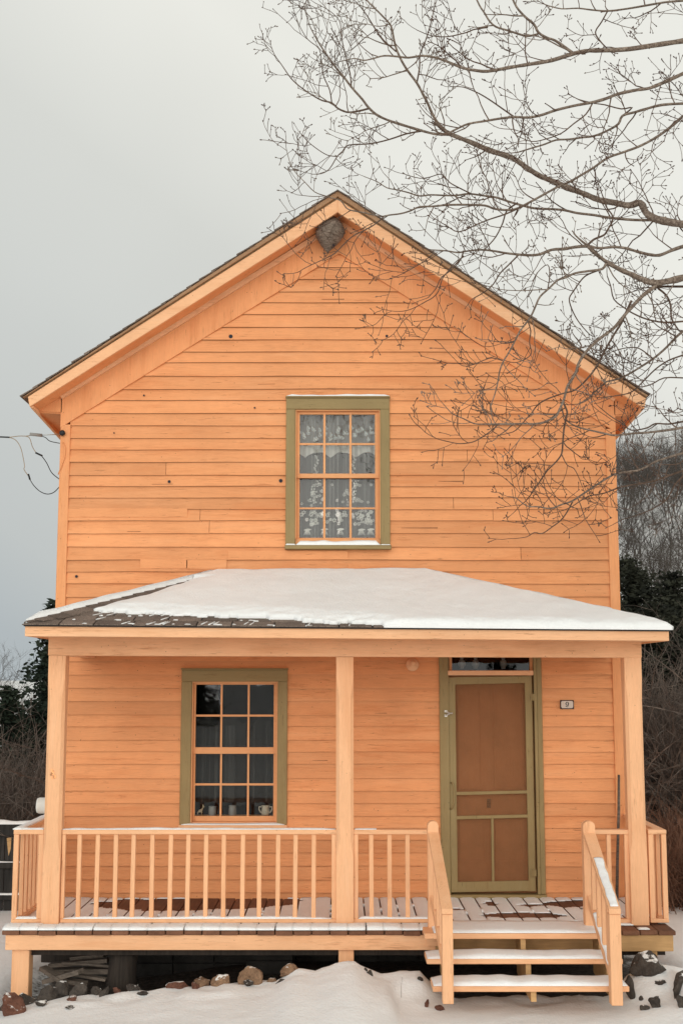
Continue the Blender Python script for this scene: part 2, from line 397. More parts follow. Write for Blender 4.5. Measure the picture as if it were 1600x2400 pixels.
# --- clapboards
cw = .092
def clap():
    mb = MB(); rr = random.Random(3)
    z = DECK_Z - .30; ztop = frA[1] + .10; k = 0
    while z < ztop:
        h = .1165 + rr.uniform(-.013, .013)
        zt = min(z + h + .012, ztop + .15)
        lo, hi = XL + cw - .01, XR - cw + .01
        # gable limits under the frieze
        if z + h > frL[1] - .05:
            zl = z
            lo = max(lo, lerp(frL[0], frA[0], (zl - frL[1]) / (frA[1] - frL[1])) - .16)
            hi = min(hi, lerp(frR[0], frA[0], (zl - frR[1]) / (frA[1] - frR[1])) + .16)
        if hi - lo < .1: break
        segs = [(lo, hi, z, zt)]
        for a, b, c, d in HOLES:
            if zt > c + .004 and z < d - .004:
                new = []
                for s0, s1, q0, q1 in segs:
                    if b <= s0 or a >= s1: new.append((s0, s1, q0, q1)); continue
                    if a > s0: new.append((s0, a, q0, q1))
                    if b < s1: new.append((b, s1, q0, q1))
                    if c > q0 + .006 and c < q1: new.append((max(a, s0), min(b, s1), q0, c - .001))
                    if d < q1 - .006 and d > q0: new.append((max(a, s0), min(b, s1), d + .001, q1))
                segs = new
        for s0, s1, zz0, zz1 in segs:
            cuts = [s0]
            if s1 - s0 > 2.0 and rr.random() < .22: cuts.append(rr.uniform(s0 + .5, s1 - .5))
            cuts.append(s1)
            for q in range(len(cuts) - 1):
                a, b = cuts[q], cuts[q + 1] - (.004 if q + 1 < len(cuts) - 1 else 0)
                dz = rr.uniform(-.003, .003); tone = rr.choice((rr.uniform(-.05, .05), rr.uniform(-.08, .08), rr.uniform(-.16, .08)))
                n = max(1, int((b - a) / .2)); bas = len(mb.v)
                for i in range(n + 1):
                    x = lerp(a, b, i / n); wv = nz3(x * 1.3, z * 7.1) * .0055 + nz3(x * 6, z * 9, 4) * .0015 + dz
                    pr = -.0225 + nz3(x * 1.3, z * 5.3, 9) * .006
                    # wind-worn lower edge: a real bevelled butt
                    mb.v += [(x, pr + .020, zz0 + wv), (x, pr, zz0 + wv), (x, pr, zz0 + wv + .006), (x, -.004, zz1), (x, .012, zz1)]
                for i in range(n):
                    for j in range(4):
                        p0 = bas + i * 5 + j; mb.face((p0, p0 + 1, p0 + 6, p0 + 5), tone if j else -.66 - .3 * max(0, nz3(mb.v[p0][0] * 1.1, zz0 * 11, 2)))  # underside faces toned darker: painted shade that deepens each lap line
                mb.face([bas + j for j in range(5)], tone); mb.face([bas + n * 5 + j for j in range(5)][::-1], tone)
            # a split or lifted sliver along the butt edge here and there
            for q in range(int((s1 - s0) * 1.1)):
                if rr.random() < .10:
                    xs = rr.uniform(s0, max(s0 + .05, s1 - .5)); L_ = min(rr.uniform(.06, .34), s1 - xs - .02); hz = rr.uniform(.012, .05)
                    if L_ > .05 and zz1 - zz0 > .08:
                        y_ = -.0225 + (hz / .12) * .0175 - .0035; mb.hexa([(xs, y_ - .0012, zz0 + hz), (xs + L_, y_ - .0012, zz0 + hz + rr.uniform(-.008, .008)), (xs + L_, y_ + .004, zz0 + hz), (xs, y_ + .004, zz0 + hz)],
                            [(xs, y_ - .0012, zz0 + hz + .002), (xs + L_, y_ - .0012, zz0 + hz + .0045), (xs + L_, y_ + .004, zz0 + hz + .004), (xs, y_ + .004, zz0 + hz + .002)], -.62)
        z += h; k += 1
    # small patch boards and splits low on the upper wall
    for px0, px1, py in ((152, 440, 1199), (330, 440, 1318), (438, 532, 1320), (535, 815, 1298), (816, 916, 1330)):
        a, z0 = P(px0, py, 0); b = PX(px1, py, 0)
        mb.box(a, b, -.0235, -.012, z0 - .055, z0 + .028, rr.uniform(-.05, .03))
    return mb
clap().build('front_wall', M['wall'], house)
sheath = MB()        # sheathing behind the boards, split round the openings
cols = sorted({XL + .01, XR - .01, *[v for h in HOLES for v in h[:2]]})
zt_ = soffit_z(XL)
for a, b in zip(cols, cols[1:]):
    zs = [DECK_Z - .3]
    for h in sorted(HOLES, key=lambda h: h[2]):
        if h[0] <= a + 1e-6 and h[1] >= b - 1e-6: zs += [h[2], h[3]]
    zs.append(None)
    for q in range(0, len(zs), 2):
        if zs[q + 1] is not None: sheath.prism_y([(a, zs[q]), (b, zs[q]), (b, zs[q + 1]), (a, zs[q + 1])], .015, .06)
        else:
            pts = [(a, zs[q]), (b, zs[q]), (b, soffit_z(b))]
            if a < fbA[0] < b: pts.append((fbA[0], fbA[1]))
            pts.append((a, soffit_z(a))); sheath.prism_y(pts, .015, .06)
sheath.build('wall_sheathing', M['dark'], house)
for x, s in ((XL, 1), (XR, -1)):
    sw = MB()
    z = DECK_Z - .3; zt = soffit_z(x) + .02
    while z < zt:
        z2 = min(z + .1165, zt); xo = x + s * .002
        sw.hexa([(xo, .10, z), (xo + s * .06, .10, z), (xo + s * .06, HB, z), (xo, HB, z)], [(xo + s * .014, .10, z2), (xo + s * .06, .10, z2), (xo + s * .06, HB, z2), (xo + s * .014, HB, z2)], rnd(-.05, .05)); z = z2 + .0005
    sw.build('side_wall', M['wall'], house)
bw = MB(); bw.prism_y([(XL + .07, DECK_Z - .3), (XR - .07, DECK_Z - .3), (XR - .07, soffit_z(XR)), (fbA[0], fbA[1] - .02), (XL + .07, soffit_z(XL))], HB - .06, HB)
bw.build('rear_wall', M['wall'], house)
fl = MB(); fl.box(XL + .07, XR - .07, .065, HB - .07, DECK_Z - .1, DECK_Z); fl.box(XL + .07, XR - .07, .065, HB - .07, DECK_Z + 2.45, DECK_Z + 2.6)
fl.box(XL + .07, XR - .07, 2.4, 2.45, DECK_Z + .01, DECK_Z + 2.44); fl.box(XL + .07, XR - .07, 2.4, 2.45, DECK_Z + 2.61, soffit_z(XL) - .1)
fl.build('interior_floor', M['dark'], house)
fd = MB()
for i in range(14):
    for j in range(4):
        a = XL + .03 + i * (XR - XL - .06) / 14; b = a + (XR - XL - .06) / 14 - .012
        fd.box(a, b, .03 + rnd(0, .03), .3, DECK_Z - .85 + j * .14, DECK_Z - .722 + j * .14, rnd(-.3, .3))
fd.box(XL + .05, XR - .05, .08, HB - .05, DECK_Z - 1.0, DECK_Z - .301)
fd.build('foundation', M['foundation'], house)

cb = MB()
cbz = DECK_Z - .30
for x0, x1, fr in ((XL - .006, XL + cw - .006, frL), (XR - cw + .006, XR + .006, frR)):
    c = MB(); zt = min(frieze_z(x0), frieze_z(x1)) + .03
    c.box(x0, x1, -.032, .02, cbz, zt)
    xo = (x0, x0 + .028) if x0 < 0 else (x1 - .028, x1)
    c.box(xo[0], xo[1], .0205, .10, cbz, zt)
    c.build('corner_board', M['corner'], house, bevel=.003)

# frieze boards and bed mould under the rake
for s in (0, 1):
    f = MB(); bm_ = MB()
    E, A = (frL, frA) if s == 0 else (frR, frA)
    xe = XL - .008 if s == 0 else XR + .008
    top = lambda x: soffit_z(x) + .0195
    pts = [(xe, frieze_z(xe)), (A[0], A[1]), (A[0], top(A[0])), (xe, top(xe))]
    f.prism_y(pts if s == 0 else pts[::-1], -.034, .012)
    f.build('frieze_board', M['corner'], house)
    a, b = Vector((xe, -.052, top(xe) - .022)), Vector((A[0], -.052, top(A[0]) - .022))
    bm_.beam(a, b, .034, .048); bm_.build('bed_mould', M['trim_x'], house)

# --- main roof
roof = part('main_roof', house)
sof = MB()
for s, (T, A) in enumerate(((fbL, fbA), (fbR, fbA))):
    z0, z1 = T[1] + .02, A[1] + .02; xs = T[0] + (.03 if s == 0 else -.03)
    pts_lo = [(xs, -.272, z0), (A[0], -.272, z1), (A[0], HB + .3, z1), (xs, HB + .3, z0)]
    if s: pts_lo = pts_lo[::-1]
    sof.hexa(pts_lo, [(x, y, z + .02) for x, y, z in pts_lo])
sof.build('soffit', M['corner'], roof)
for s, (F_, T, A, TA) in enumerate(((fbL, tipL, fbA, tipA), (fbR, tipR, fbA, tipA))):
    dz = TA[1] - A[1]; sx = 1 if s == 0 else -1
    # fascia board, thin upper moulding (weathered), drip strip
    fa = MB(); h = .128
    xe = F_[0]; pts = [(xe, F_[1]), (A[0], A[1]), (A[0], A[1] + h), (xe - sx * .02, F_[1] + h * .72)]
    fa.prism_y(pts if s == 0 else pts[::-1], OV, OV + .028); fa.build('rake_fascia', M['trim_x'], roof, bevel=.003)
    st_ = MB(); pts = [(xe - sx * .020, F_[1] + h * .72 + .001), (A[0], A[1] + h + .001), (A[0], A[1] + h + .016), (xe - sx * .022, F_[1] + h * .72 + .010)]
    st_.prism_y(pts if s == 0 else pts[::-1], OV + .012, OV + .03); st_.build('shadow_gap', M['rot'], roof)
    ws = MB(); pts = [(xe - sx * .022, F_[1] + h * .72 + .011), (A[0], A[1] + h + .017), (A[0], TA[1] - .014), (T[0] + sx * .012, T[1] - .014)]
    ws.prism_y(pts if s == 0 else pts[::-1], OV - .022, OV + .04); ws.build('rake_moulding', M['weathered'], roof, bevel=.003)
    # shingle courses: thin stepped slabs running the depth of the house, lapping the rake
    sh = MB(); L = Vector((TA[0] - T[0], 0, TA[1] - T[1])); n = int(L.length / .145); rr = random.Random(11 + s)
    nrm = Vector((-L.z, 0, L.x)).normalized() * (1 if s == 0 else -1)
    for i in range(n + 1):
        p0 = Vector((T[0], 0, T[1])) + L * (i / (n + 1)) - L.normalized() * .012; p1 = Vector((T[0], 0, T[1])) + L * min(1, (i + 1.25) / (n + 1))
        up0, up1 = nrm * .012, nrm * -.006
        y0 = OV - .032 + rr.uniform(-.010, .008)
        a, b, c, d = p0 - nrm * .006, p1 - nrm * .014, p1 - nrm * .007, p0 + nrm * rr.uniform(.002, .006)
        qs = [(a.x, a.z), (b.x, b.z), (c.x, c.z), (d.x, d.z)]
        sh.prism_y(qs if s == 0 else qs[::-1], y0, HB + .33, rr.uniform(-.25, .2))
    sh.build('shingle_roofing', M['shingle'], roof)
    # boxed eave fascia along the side, dropping a little towards the rear
    ef = MB(); x0 = F_[0]; x1 = F_[0] + sx * .026
    lo = [(x0, OV + .03, F_[1] - .002), (x1, OV + .03, F_[1] - .002), (x1, HB + .3, F_[1] - .16), (x0, HB + .3, F_[1] - .16)]
    mid_lo = [(x0, OV + .03, F_[1] - .002), (x1, OV + .03, F_[1] - .002), (x1, 1.3, F_[1] - .085), (x0, 1.3, F_[1] - .085)]
    topz = F_[1] + .085
    for q0, q1, za, zb in ((OV + .03, 1.3, F_[1] - .002, F_[1] - .085), (1.3, HB + .3, F_[1] - .085, F_[1] - .085)):
        lo = [(x0, q0, za), (x1, q0, za), (x1, q1, zb), (x0, q1, zb)]; hi = [(x, y, topz) for x, y, z in lo]
        if s: lo, hi = lo[::-1], hi[::-1]
        ef.hexa(lo, hi)
    ef.build('eave_fascia', M['trim_y'], roof)
    # sloping closed soffit under the side eave
    xw = XL if s == 0 else XR
    es = MB(); za, zb = F_[1] + .001, soffit_z(xw) + .005
    lo = [(x1, -.02, za), (xw, -.02, zb - .17), (xw, HB, zb - .17), (x1, HB, za - .07)]
    if s: lo = lo[::-1]
    es.hexa(lo, [(x, y, z + .012) for x, y, z in lo]); q_ = [(x1, za + .012), (xw, zb - .157), (xw, zb + .02), (x1, za + .03)]; es.prism_y(q_ if s == 0 else q_[::-1], -.034, -.0205); es.build('eave_soffit', M['corner'], roof)

# --- windows
def window(name, W, sash, cols_px, rows_px, meet, head_px, casing_px, Y, sill_py, sill_snow, parent, label):
    x0, x1, z0, z1 = W
    win = part(name, parent, label)
    sx0, sx1, sz0, sz1 = sash
    zs_top = z0 + (z1 - z0) * 0
    for ga, gb in ((x0, sx0), (sx1, x1)):
        g = MB(); g.box(ga, gb, -.040, .03, sill_py, sz1); g.build('side_casing', M['green'], win, bevel=.004)
    g = MB(); g.box(x0, x1, -.042, .03, sz1 + .0005, z1); g.box(x0 - .006, x1 + .006, -.060, -.005, z1 + .0005, z1 + .016); g.build('head_casing', M['green_x'], win, bevel=.004)
    jb = MB(); jb.box(sx0 + .0005, sx0 + .012, -.02, .12, sz0 - .0, sz1); jb.box(sx1 - .012, sx1 - .0005, -.02, .12, sz0 - .0, sz1); jb.box(sx0 + .012, sx1 - .012, -.02, .12, sz1 - .012, sz1 - .0005)
    jb.build('jamb', M['sash'], win)
    if sz0 - sill_py > .003:
        jb = MB(); jb.box(sx0 + .0005, sx1 - .0005, .010, .09, sill_py, sz0 - .0003); jb.build('sub_sill', M['sash'], win)
    zm0, zm1 = meet
    xa, xb = sx0 + .012, sx1 - .012
    for nm, (za, zb), Y0, rows in (('upper_sash', (zm0, sz1 - .012), .018, rows_px[:2]), ('lower_sash', (sz0, zm1), .046, rows_px[2:])):
        s = MB(); c = cols_px
        s.box(xa, c[0][0], Y0, Y0 + .03, za, zb); s.box(c[-1][1], xb, Y0, Y0 + .03, za, zb)
        s.box(c[0][0], c[-1][1], Y0, Y0 + .03, rows[0][1], zb); s.box(c[0][0], c[-1][1], Y0, Y0 + .03, za, rows[-1][0])
        o = s.build(nm, M['sash'], win, bevel=.003)
        mu = MB()
        for (a, b), (a2, b2) in zip(c, c[1:]): mu.box(b, a2, Y0 + .004, Y0 + .026, rows[-1][0] - .0005, rows[0][1] + .0005)
        for (a, b), (a2, b2) in zip(rows, rows[1:]):
            for ca, cb_ in c: mu.box(ca, cb_, Y0 + .005, Y0 + .025, b2, a)
        mu.build('muntins', M['sash'], win)
        pn = MB()
        for a, b in c:
            for za_, zb_ in rows:
                t1, t2 = rnd(-.0025, .0025), rnd(-.0025, .0025)
                pn.poly([(a - .003, Y0 + .014 + t1, za_ - .003), (b + .003, Y0 + .014 - t1, za_ - .003), (b + .003, Y0 + .014 - t1 + t2, zb_ + .003), (a - .003, Y0 + .014 + t1 + t2, zb_ + .003)])
        pn.build('panes', M['glass'], win)
    return win
def px_cols(l, py, Y=.03): return [(PX(a, py, Y), PX(b, py, Y)) for a, b in l]
def px_rows(l, Y=.03): return [(PZ(b, Y), PZ(a, Y)) for a, b in l]
uw = window('upper_window', UW, (PX(692, 1110, 0), PX(891, 1110, 0), PZ(1263, 0), PZ(961, 0)),
            px_cols([(702, 757.4), (762.5, 818.6), (823.7, 878.6)], 1110), px_rows([(971.8, 1038.7), (1043.3, 1110.3), (1119.8, 1188.7), (1192.5, 1260)]),
            (PZ(1119.8, .03) - .004, PZ(1110.6, .03)), 0, 0, 0, PZ(1277.5, -.08) + .0006, True, house, 'lace-curtained window in the gable')
lw = window('lower_window', LW, (PX(449, 1760, 0), PX(650.5, 1760, 0), PZ(1927, 0), PZ(1597.4, 0)),
            px_cols([(458, 516), (520.3, 579.6), (584, 641)], 1760), px_rows([(1604.6, 1674.8), (1679.5, 1751.3), (1765.6, 1836.5), (1841.3, 1913)]),
            (PZ(1765.6, .03) - .004, PZ(1752, .03)), 0, 0, 0, PZ(1934, -.07) + .0006, True, house, 'dark window on the porch')
s = MB(); s.box(UW[0] - .004, UW[1] + .008, -.085, .05, UW[2] - .003, PZ(1277.5, -.08)); s.build('sill', M['green_x'], uw, bevel=.004)
s = MB(); s.box(LW[0] - .004, LW[1] + .004, -.075, .05, PZ(1945, -.07), PZ(1934, -.07)); s.build('sill', M['trim_x'], lw, bevel=.004)

# --- door: casing, transom, inner panelled door, screen door
door = part('front_door', house)
cs = MB()
dxl, dxr = DR[0], DR[1]
sdx0, sdx1 = PX(1052, 1840, -.03), PX(1253.5, 1840, -.03)
sdz0, sdz1 = PZ(2091, -.03), PZ(1586, -.03)
for a, b in ((dxl, PX(1052, 1700, 0) - .004), (PX(1254, 1700, 0) + .012, dxr)):
    cs = MB(); cs.box(a, b, -.042, .03, DECK_Z + .035, DR[3]); cs.build('door_casing', M['green'], door, bevel=.004)
cs = MB(); cs.box(sdx1 + .002, PX(1254, 1700, 0) + .011, -.052, .03, DECK_Z + .035, DR[3] - .01); cs.box(sdx0 - .005, sdx0 - .0015, -.03, .03, DECK_Z + .035, DR[3] - .01); cs.build('door_stop', M['green'], door, bevel=.003)
cs = MB(); cs.box(dxl - .005, dxr + .005, -.07, .06, DECK_Z + .002, DECK_Z + .034); cs.build('threshold', M['green_x'], door, bevel=.004)
tz0, tz1 = PZ(1572, 0), PZ(1581, 0)
cs = MB(); cs.box(sdx0 - .001, sdx1 + .001, -.05, .05, sdz1 + .012, PZ(1571.5, -.04)); cs.build('transom_bar', M['trim_x'], door, bevel=.004)
tr = MB(); tx0, tx1 = PX(1052, 1550, 0), PX(1252, 1550, 0); gx0, gx1 = PX(1058, 1550, .02), PX(1240, 1550, .02); tzb = PZ(1571.5, -.04)
tr.box(tx0, gx0, .012, .05, tzb, DR[3] - .06); tr.box(gx1, tx1, .012, .05, tzb, DR[3] - .06); tr.box(tx0, tx1, .012, .05, DR[3] - .059, DR[3] - .022)
trn = tr.build('transom_window', M['sash'], door)
tp = MB(); tp.poly([(gx0, .03, tzb), (gx1, .03, tzb), (gx1, .031, DR[3] - .06), (gx0, .031, DR[3] - .06)]); tp.build('pane', M['glass'], trn)
idr = MB(); yb = .055
idr.box(sdx0 - .02, sdx1 + .02, yb, yb + .04, DECK_Z + .036, sdz1 + .05)
def raised(px0, px1, py0, py1):
    a, b = PX(px0, (py0 + py1) / 2, yb), PX(px1, (py0 + py1) / 2, yb); c, d = PZ(py1, yb), PZ(py0, yb); q = .016
    idr.box(a, b, yb - .010, yb - .0005, c, c + q); idr.box(a, b, yb - .010, yb - .0005, d - q, d); idr.box(a, a + q, yb - .010, yb - .0005, c + q, d - q); idr.box(b - q, b, yb - .010, yb - .0005, c + q, d - q)
for a in ((1072, 1129, 1617, 1850), (1156, 1226, 1617, 1850), (1076, 1137, 1920, 2022), (1160, 1228, 1920, 2022)): raised(*a)
inn = idr.build('inner_door', M['doorin'], door)
kn = MB(); kx, kz = P(1146, 1884, .0); kn.box(kx - .017, kx + .017, .040, .054, kz - .04, kz + .04); kn.lathe([(.004, 0), (.013, -.008), (.014, -.016), (.006, -.02)], (kx, .040, kz + .01), 'y', 12)
kn.build('door_plate', M['iron'], inn)
# screen door, hung a touch out of square
sdm = MB(); Y0, Y1 = -.030, -.002
def sq(px, py): return P(px, py, Y0)
def barq(pts): sdm.prism_y([sq(*p) for p in pts][::-1], Y0, Y1)
barq([(1050, 1588), (1066, 1587), (1072.5, 2091.5), (1056.5, 2092)])
barq([(1228.5, 1584.5), (1245.5, 1584), (1255, 2089), (1238.5, 2089.5)])
Y0, Y1 = -.0295, -.0025
barq([(1064, 1586.5), (1230, 1584.5), (1230.5, 1601), (1064, 1604.5)])
barq([(1067, 1856), (1235, 1852.5), (1235.5, 1860), (1067.5, 1864)])
barq([(1068, 1912.5), (1236, 1909), (1236.5, 1916.5), (1068.5, 1921)])
barq([(1150, 1918), (1156, 1918), (1158, 2066), (1152, 2066)])
barq([(1071, 2067.5), (1239, 2064), (1240, 2088.5), (1072, 2091.5)])
scr = sdm.build('screen_door', M['green'], door, bevel=.003)
sc_ = MB(); sc_.poly([PV(1063, 1600, -.012), PV(1070, 2072, -.012), PV(1240, 2068, -.012), PV(1231, 1598, -.012)]); sc_.build('insect_screen', M['screen'], scr)
hd = MB(); hp = [P(1056, 1834, -.03), P(1061, 1838, -.06), P(1064, 1860, -.068), P(1063, 1880, -.068), P(1059, 1893, -.06), P(1056, 1896, -.03)]; hy = [-.03, -.062, -.07, -.07, -.062, -.03]
hd.tube([(x, y, z) for (x, z), y in zip(hp, hy)], .008, 8); hd.build('pull_handle', M['green'], scr, smooth=True)
lt = MB(); lx, lz = P(1048, 1672, -.04); lt.box(lx - .028, lx - .004, -.056, -.043, lz + .010, lz + .028); lt.box(lx - .028, lx - .004, -.056, -.043, lz - .030, lz - .010); lt.tube([(lx - .022, -.056, lz + .018), (lx + .02, -.06, lz), (lx + .044, -.05, lz + .002)], [.008, .007, .009], 8); lt.tube([(lx - .022, -.056, lz - .02), (lx + .018, -.06, lz - .004)], [.007, .006], 8)
lt.build('latch', M['steel'], scr)
for py in (1634, 2045):
    hb = MB(); hx, hz = P(1246, py, -.03); hb.box(hx - .012, hx + .035, -.055, -.051, hz - .03, hz + .03); hb.tube([(hx + .006, -.056, hz - .032), (hx + .006, -.056, hz + .032)], .005, 8); hb.build('hinge', M['green'], scr)

# ------------------------------------------------------------------ the porch (part of the house)
deck = part('porch_deck', house)
YD = -1.50
dx0, dx1 = PX(4, 2183, YD), PX(1584, 2183, YD)
nb = 37; bwid = (dx1 - dx0) / nb
bd = MB(); rr = random.Random(5)
for i in range(nb):
    a = dx0 + i * bwid; z = DECK_Z + rr.uniform(-.003, .002)
    bd.box(a + .004, a + bwid - .004, YD + rr.uniform(-.012, .006), .0 - .04, z - .033, z, rr.uniform(-.2, .2))
bd.build('floorboards', M['deck'], deck, bevel=.004)
rx0, rx1 = PX(13, 2208, YD + .02), PX(1577, 2208, YD + .02); rz0, rz1 = PZ(2227, YD + .02), DECK_Z - .036
xs_ = .655                                                       # west edge of the steps
rb = MB(); rb.box(rx0, xs_ + .08, YD + .022, YD + .060, rz0, rz1); rb.build('rim_board', M['trim_x'], deck, bevel=.003)
rb = MB(); rb.box(xs_ + .0805, rx1, YD + .022, YD + .060, rz0 - .01, rz1); rb.build('rim_board', M['bare'], deck, bevel=.003)['label'] = 'bare weathered rim board beyond the steps'
jo = MB()
for x in (rx0 + .02, rx1 - .02): jo.box(x - .019, x + .019, YD + .0605, .0, rz0, rz1)
for i in range(1, 9):
    x = lerp(rx0, rx1, i / 9); jo.box(x - .019, x + .019, YD + .0605, .0, rz0 + .01, rz1)
jo.box(rx0 + .04, rx1 - .04, YD + .13, YD + .17, rz0 - .06, rz0 + .0095)
jo.build('joists', M['log'], deck)
for px0, px1, py in ((27, 68, 2330), (793, 829, 2275)):
    a, b = PX(px0, 2270, YD + .06), PX(px1, 2270, YD + .06); sp = MB(); sp.box(a, b, YD + .063, YD + .063 + (b - a), PZ(py, YD) - .1, rz0 - .0005); sp.build('support_post', M['trim_z'], deck, bevel=.005)
a = rx1 - .25; sp = MB(); sp.box(a, a + .13, YD + .063, YD + .19, -.1, rz0 - .0105); sp.build('support_post', M['bare'], deck)

# porch posts with stop-chamfered shafts
YP = -1.29; PW = .142
for px, pyb, pt in ((116.3, 2169, 1537), (808, 2170, 1540), (1500.3, 2170, 1541)):
    xc = PX(px, pyb, YP); zb = DECK_Z + .002; zt = PZ(pt, YP)
    mb = MB(); h = PW / 2; yc = YP + h
    levels = [(zb, .004), (zb + .52, .004), (zb + .66, .024), (zt - .34, .024), (zt - .18, .004), (zt, .004)]
    for z, c in levels:
        mb.v += [(xc + q[0], yc + q[1], z) for q in ((-h + c, -h), (h - c, -h), (h, -h + c), (h, h - c), (h - c, h), (-h + c, h), (-h, h - c), (-h, -h + c))]
    for i in range(len(levels) - 1):
        for k in range(8): k2 = (k + 1) % 8; mb.face((i * 8 + k, i * 8 + k2, i * 8 + 8 + k2, i * 8 + 8 + k))
    mb.face(range(8)[::-1]); mb.face([40 + k for k in range(8)])
    mb.build('porch_post', M['trim_z'], house)
# scar where a bracket was torn from the west post
sc2 = MB(); x, z = P(124, 1813, YP)
for i in range(16): a_, b_ = x + rnd(-.024, .012), z + rnd(-.05, .03); sc2.box(a_, a_ + rnd(.006, .018), YP - rnd(.002, .007), YP + .002, b_, b_ + rnd(.008, .03), rnd(-.5, .5))
sc2.build('torn_bracket_scar', M['sash'], house)
# beams
bx0, bx1 = PX(114.2, 1515, YP), PX(1501.8, 1520, YP)
bzt, bzb = PZ(1490, YP), PZ(1539, YP)
bm1 = MB(); bm1.hexa([(bx0, YP - .006, PZ(1536.5, YP)), (bx1, YP - .006, PZ(1541.5, YP)), (bx1, YP + .14, PZ(1541.5, YP)), (bx0, YP + .14, PZ(1536.5, YP))], [(bx0, YP - .006, bzt), (bx1, YP - .006, bzt - .02), (bx1, YP + .14, bzt - .02), (bx0, YP + .14, bzt)])
bm1.build('porch_beam', M['trim_x'], house, bevel=.004)
for x in (bx0 + .003, bx1 - .143):
    b2 = MB(); b2.box(x, x + .14, YP + .1405, -.035, bzb + .012, bzt - .01); b2.build('side_beam', M['trim_y'], house, bevel=.003)
# ceiling
# porch roof: hipped on three sides
pr = part('porch_roof', house)
YE = -1.80
eL, eR = PV(56, 1464, YE), PV(1569, 1476, YE)
aL, aR = PV(512, 1353, -.03), PV(994, 1346, -.03); aL.z = aR.z = (aL.z + aR.z) / 2
wL, wR = Vector((eL.x, -.03, eL.z)), Vector((eR.x, -.03, eR.z))
fxl, fxr = PX(59, 1478, YE + .02), PX(1566.5, 1489, YE + .02)
fz = lambda x, top: lerp(PZ(1466, YE) if top else PZ(1491, YE), PZ(1477.5, YE) if top else PZ(1502, YE), (x - fxl) / (fxr - fxl))
fa = MB(); fa.hexa([(fxl, YE + .02, fz(fxl, 0)), (fxr, YE + .02, fz(fxr, 0)), (fxr, YE + .045, fz(fxr, 0)), (fxl, YE + .045, fz(fxl, 0))], [(fxl, YE + .02, fz(fxl, 1)), (fxr, YE + .02, fz(fxr, 1)), (fxr, YE + .045, fz(fxr, 1)), (fxl, YE + .045, fz(fxl, 1))])
fa.build('fascia', M['trim_x'], pr, bevel=.003)
for x, s in ((fxl, 1), (fxr, -1)):
    fa = MB(); a, b = sorted((x + s * .0005, x + s * .024)); fa.box(a, b, YE + .0455, -.035, fz(x, 0), fz(x, 1)); fa.build('fascia', M['trim_y'], pr)
so = MB(); lo = [(fxl + .025, YE + .046, fz(fxl, 0) + .008), (fxr - .025, YE + .046, fz(fxr, 0) + .008), (fxr - .025, -.035, fz(fxr, 0) + .008), (fxl + .025, -.035, fz(fxl, 0) + .008)]
so.hexa(lo, [(x, y, z + .012) for x, y, z in lo]); so.build('porch_ceiling', M['trim_y'], pr)
# decking wedge + shingles
under = MB(); under.hexa([eL - Vector((0, 0, .012)), eR - Vector((0, 0, .012)), wR - Vector((0, 0, .012)), wL - Vector((0, 0, .012))], [eL, eR, wR, wL]); 
under.poly([eL, eR, aR, aL]); under.poly([eL, aL, wL]); under.poly([eR, wR, aR]); under.build('roof_deck', M['dark'], pr)
def face_shingles(e0, e1, a0, a1, seed):
    """tabs on the roof plane with eave e0-e1 and ridge a0-a1, clipped at the hips"""
    mb = MB(); rr = random.Random(seed)
    nrm = (e1 - e0).cross(a0 - e0).normalized()
    if nrm.z < 0: nrm = -nrm
    ev = (e1 - e0).normalized(); up = nrm.cross(ev).normalized()
    if up.z < 0: up = -up
    H = (a0 - e0).dot(up); n = int(H / .135) + 1; ex = H / n
    for i in range(n):
        t0, t1 = i / n, min(1, (i + 1.18) / n)
        l0, r0 = lerp(0, (a0 - e0).dot(ev), t0), lerp((e1 - e0).dot(ev), (a1 - e0).dot(ev), t0)
        l1, r1 = lerp(0, (a0 - e0).dot(ev), t1), lerp((e1 - e0).dot(ev), (a1 - e0).dot(ev), t1)
        x = l0 - rr.uniform(0, .3)
        while x < r0:
            x2 = x + .305 + rr.uniform(-.06, .06)
            g = .006
            A_, B_ = max(x + g, l0), min(x2 - g, r0); C_, D_ = min(max(x + g, l1), r1), max(min(x2 - g, r1), l1)
            if B_ - A_ > .02:
                lo0, hi0 = .004, .010 + rr.uniform(-.002, .004); z0 = t0 * H - (.012 if i == 0 else rr.uniform(0, .010)); z1 = t1 * H
                q = [e0 + ev * A_ + up * z0, e0 + ev * B_ + up * z0, e0 + ev * D_ + up * z1, e0 + ev * C_ + up * z1]
                mb.hexa([p + nrm * .002 for p in q], [q[0] + nrm * hi0, q[1] + nrm * hi0, q[2] + nrm * .005, q[3] + nrm * .005], rr.uniform(-.3, .3))
            x = x2
    return mb, nrm, ev, up, H
fs, NF, EF, UF, HF = face_shingles(eL, eR, aL, aR, 21); fs.build('shingles', M['shingle'], pr)
fs, NL, EL_, UL, HL = face_shingles(wL, eL, aL, aL, 22); fs.build('shingles', M['shingle'], pr)
fs, NR, ER_, UR, HR = face_shingles(eR, wR, aR, aR, 23); fs.build('shingles', M['shingle'], pr)
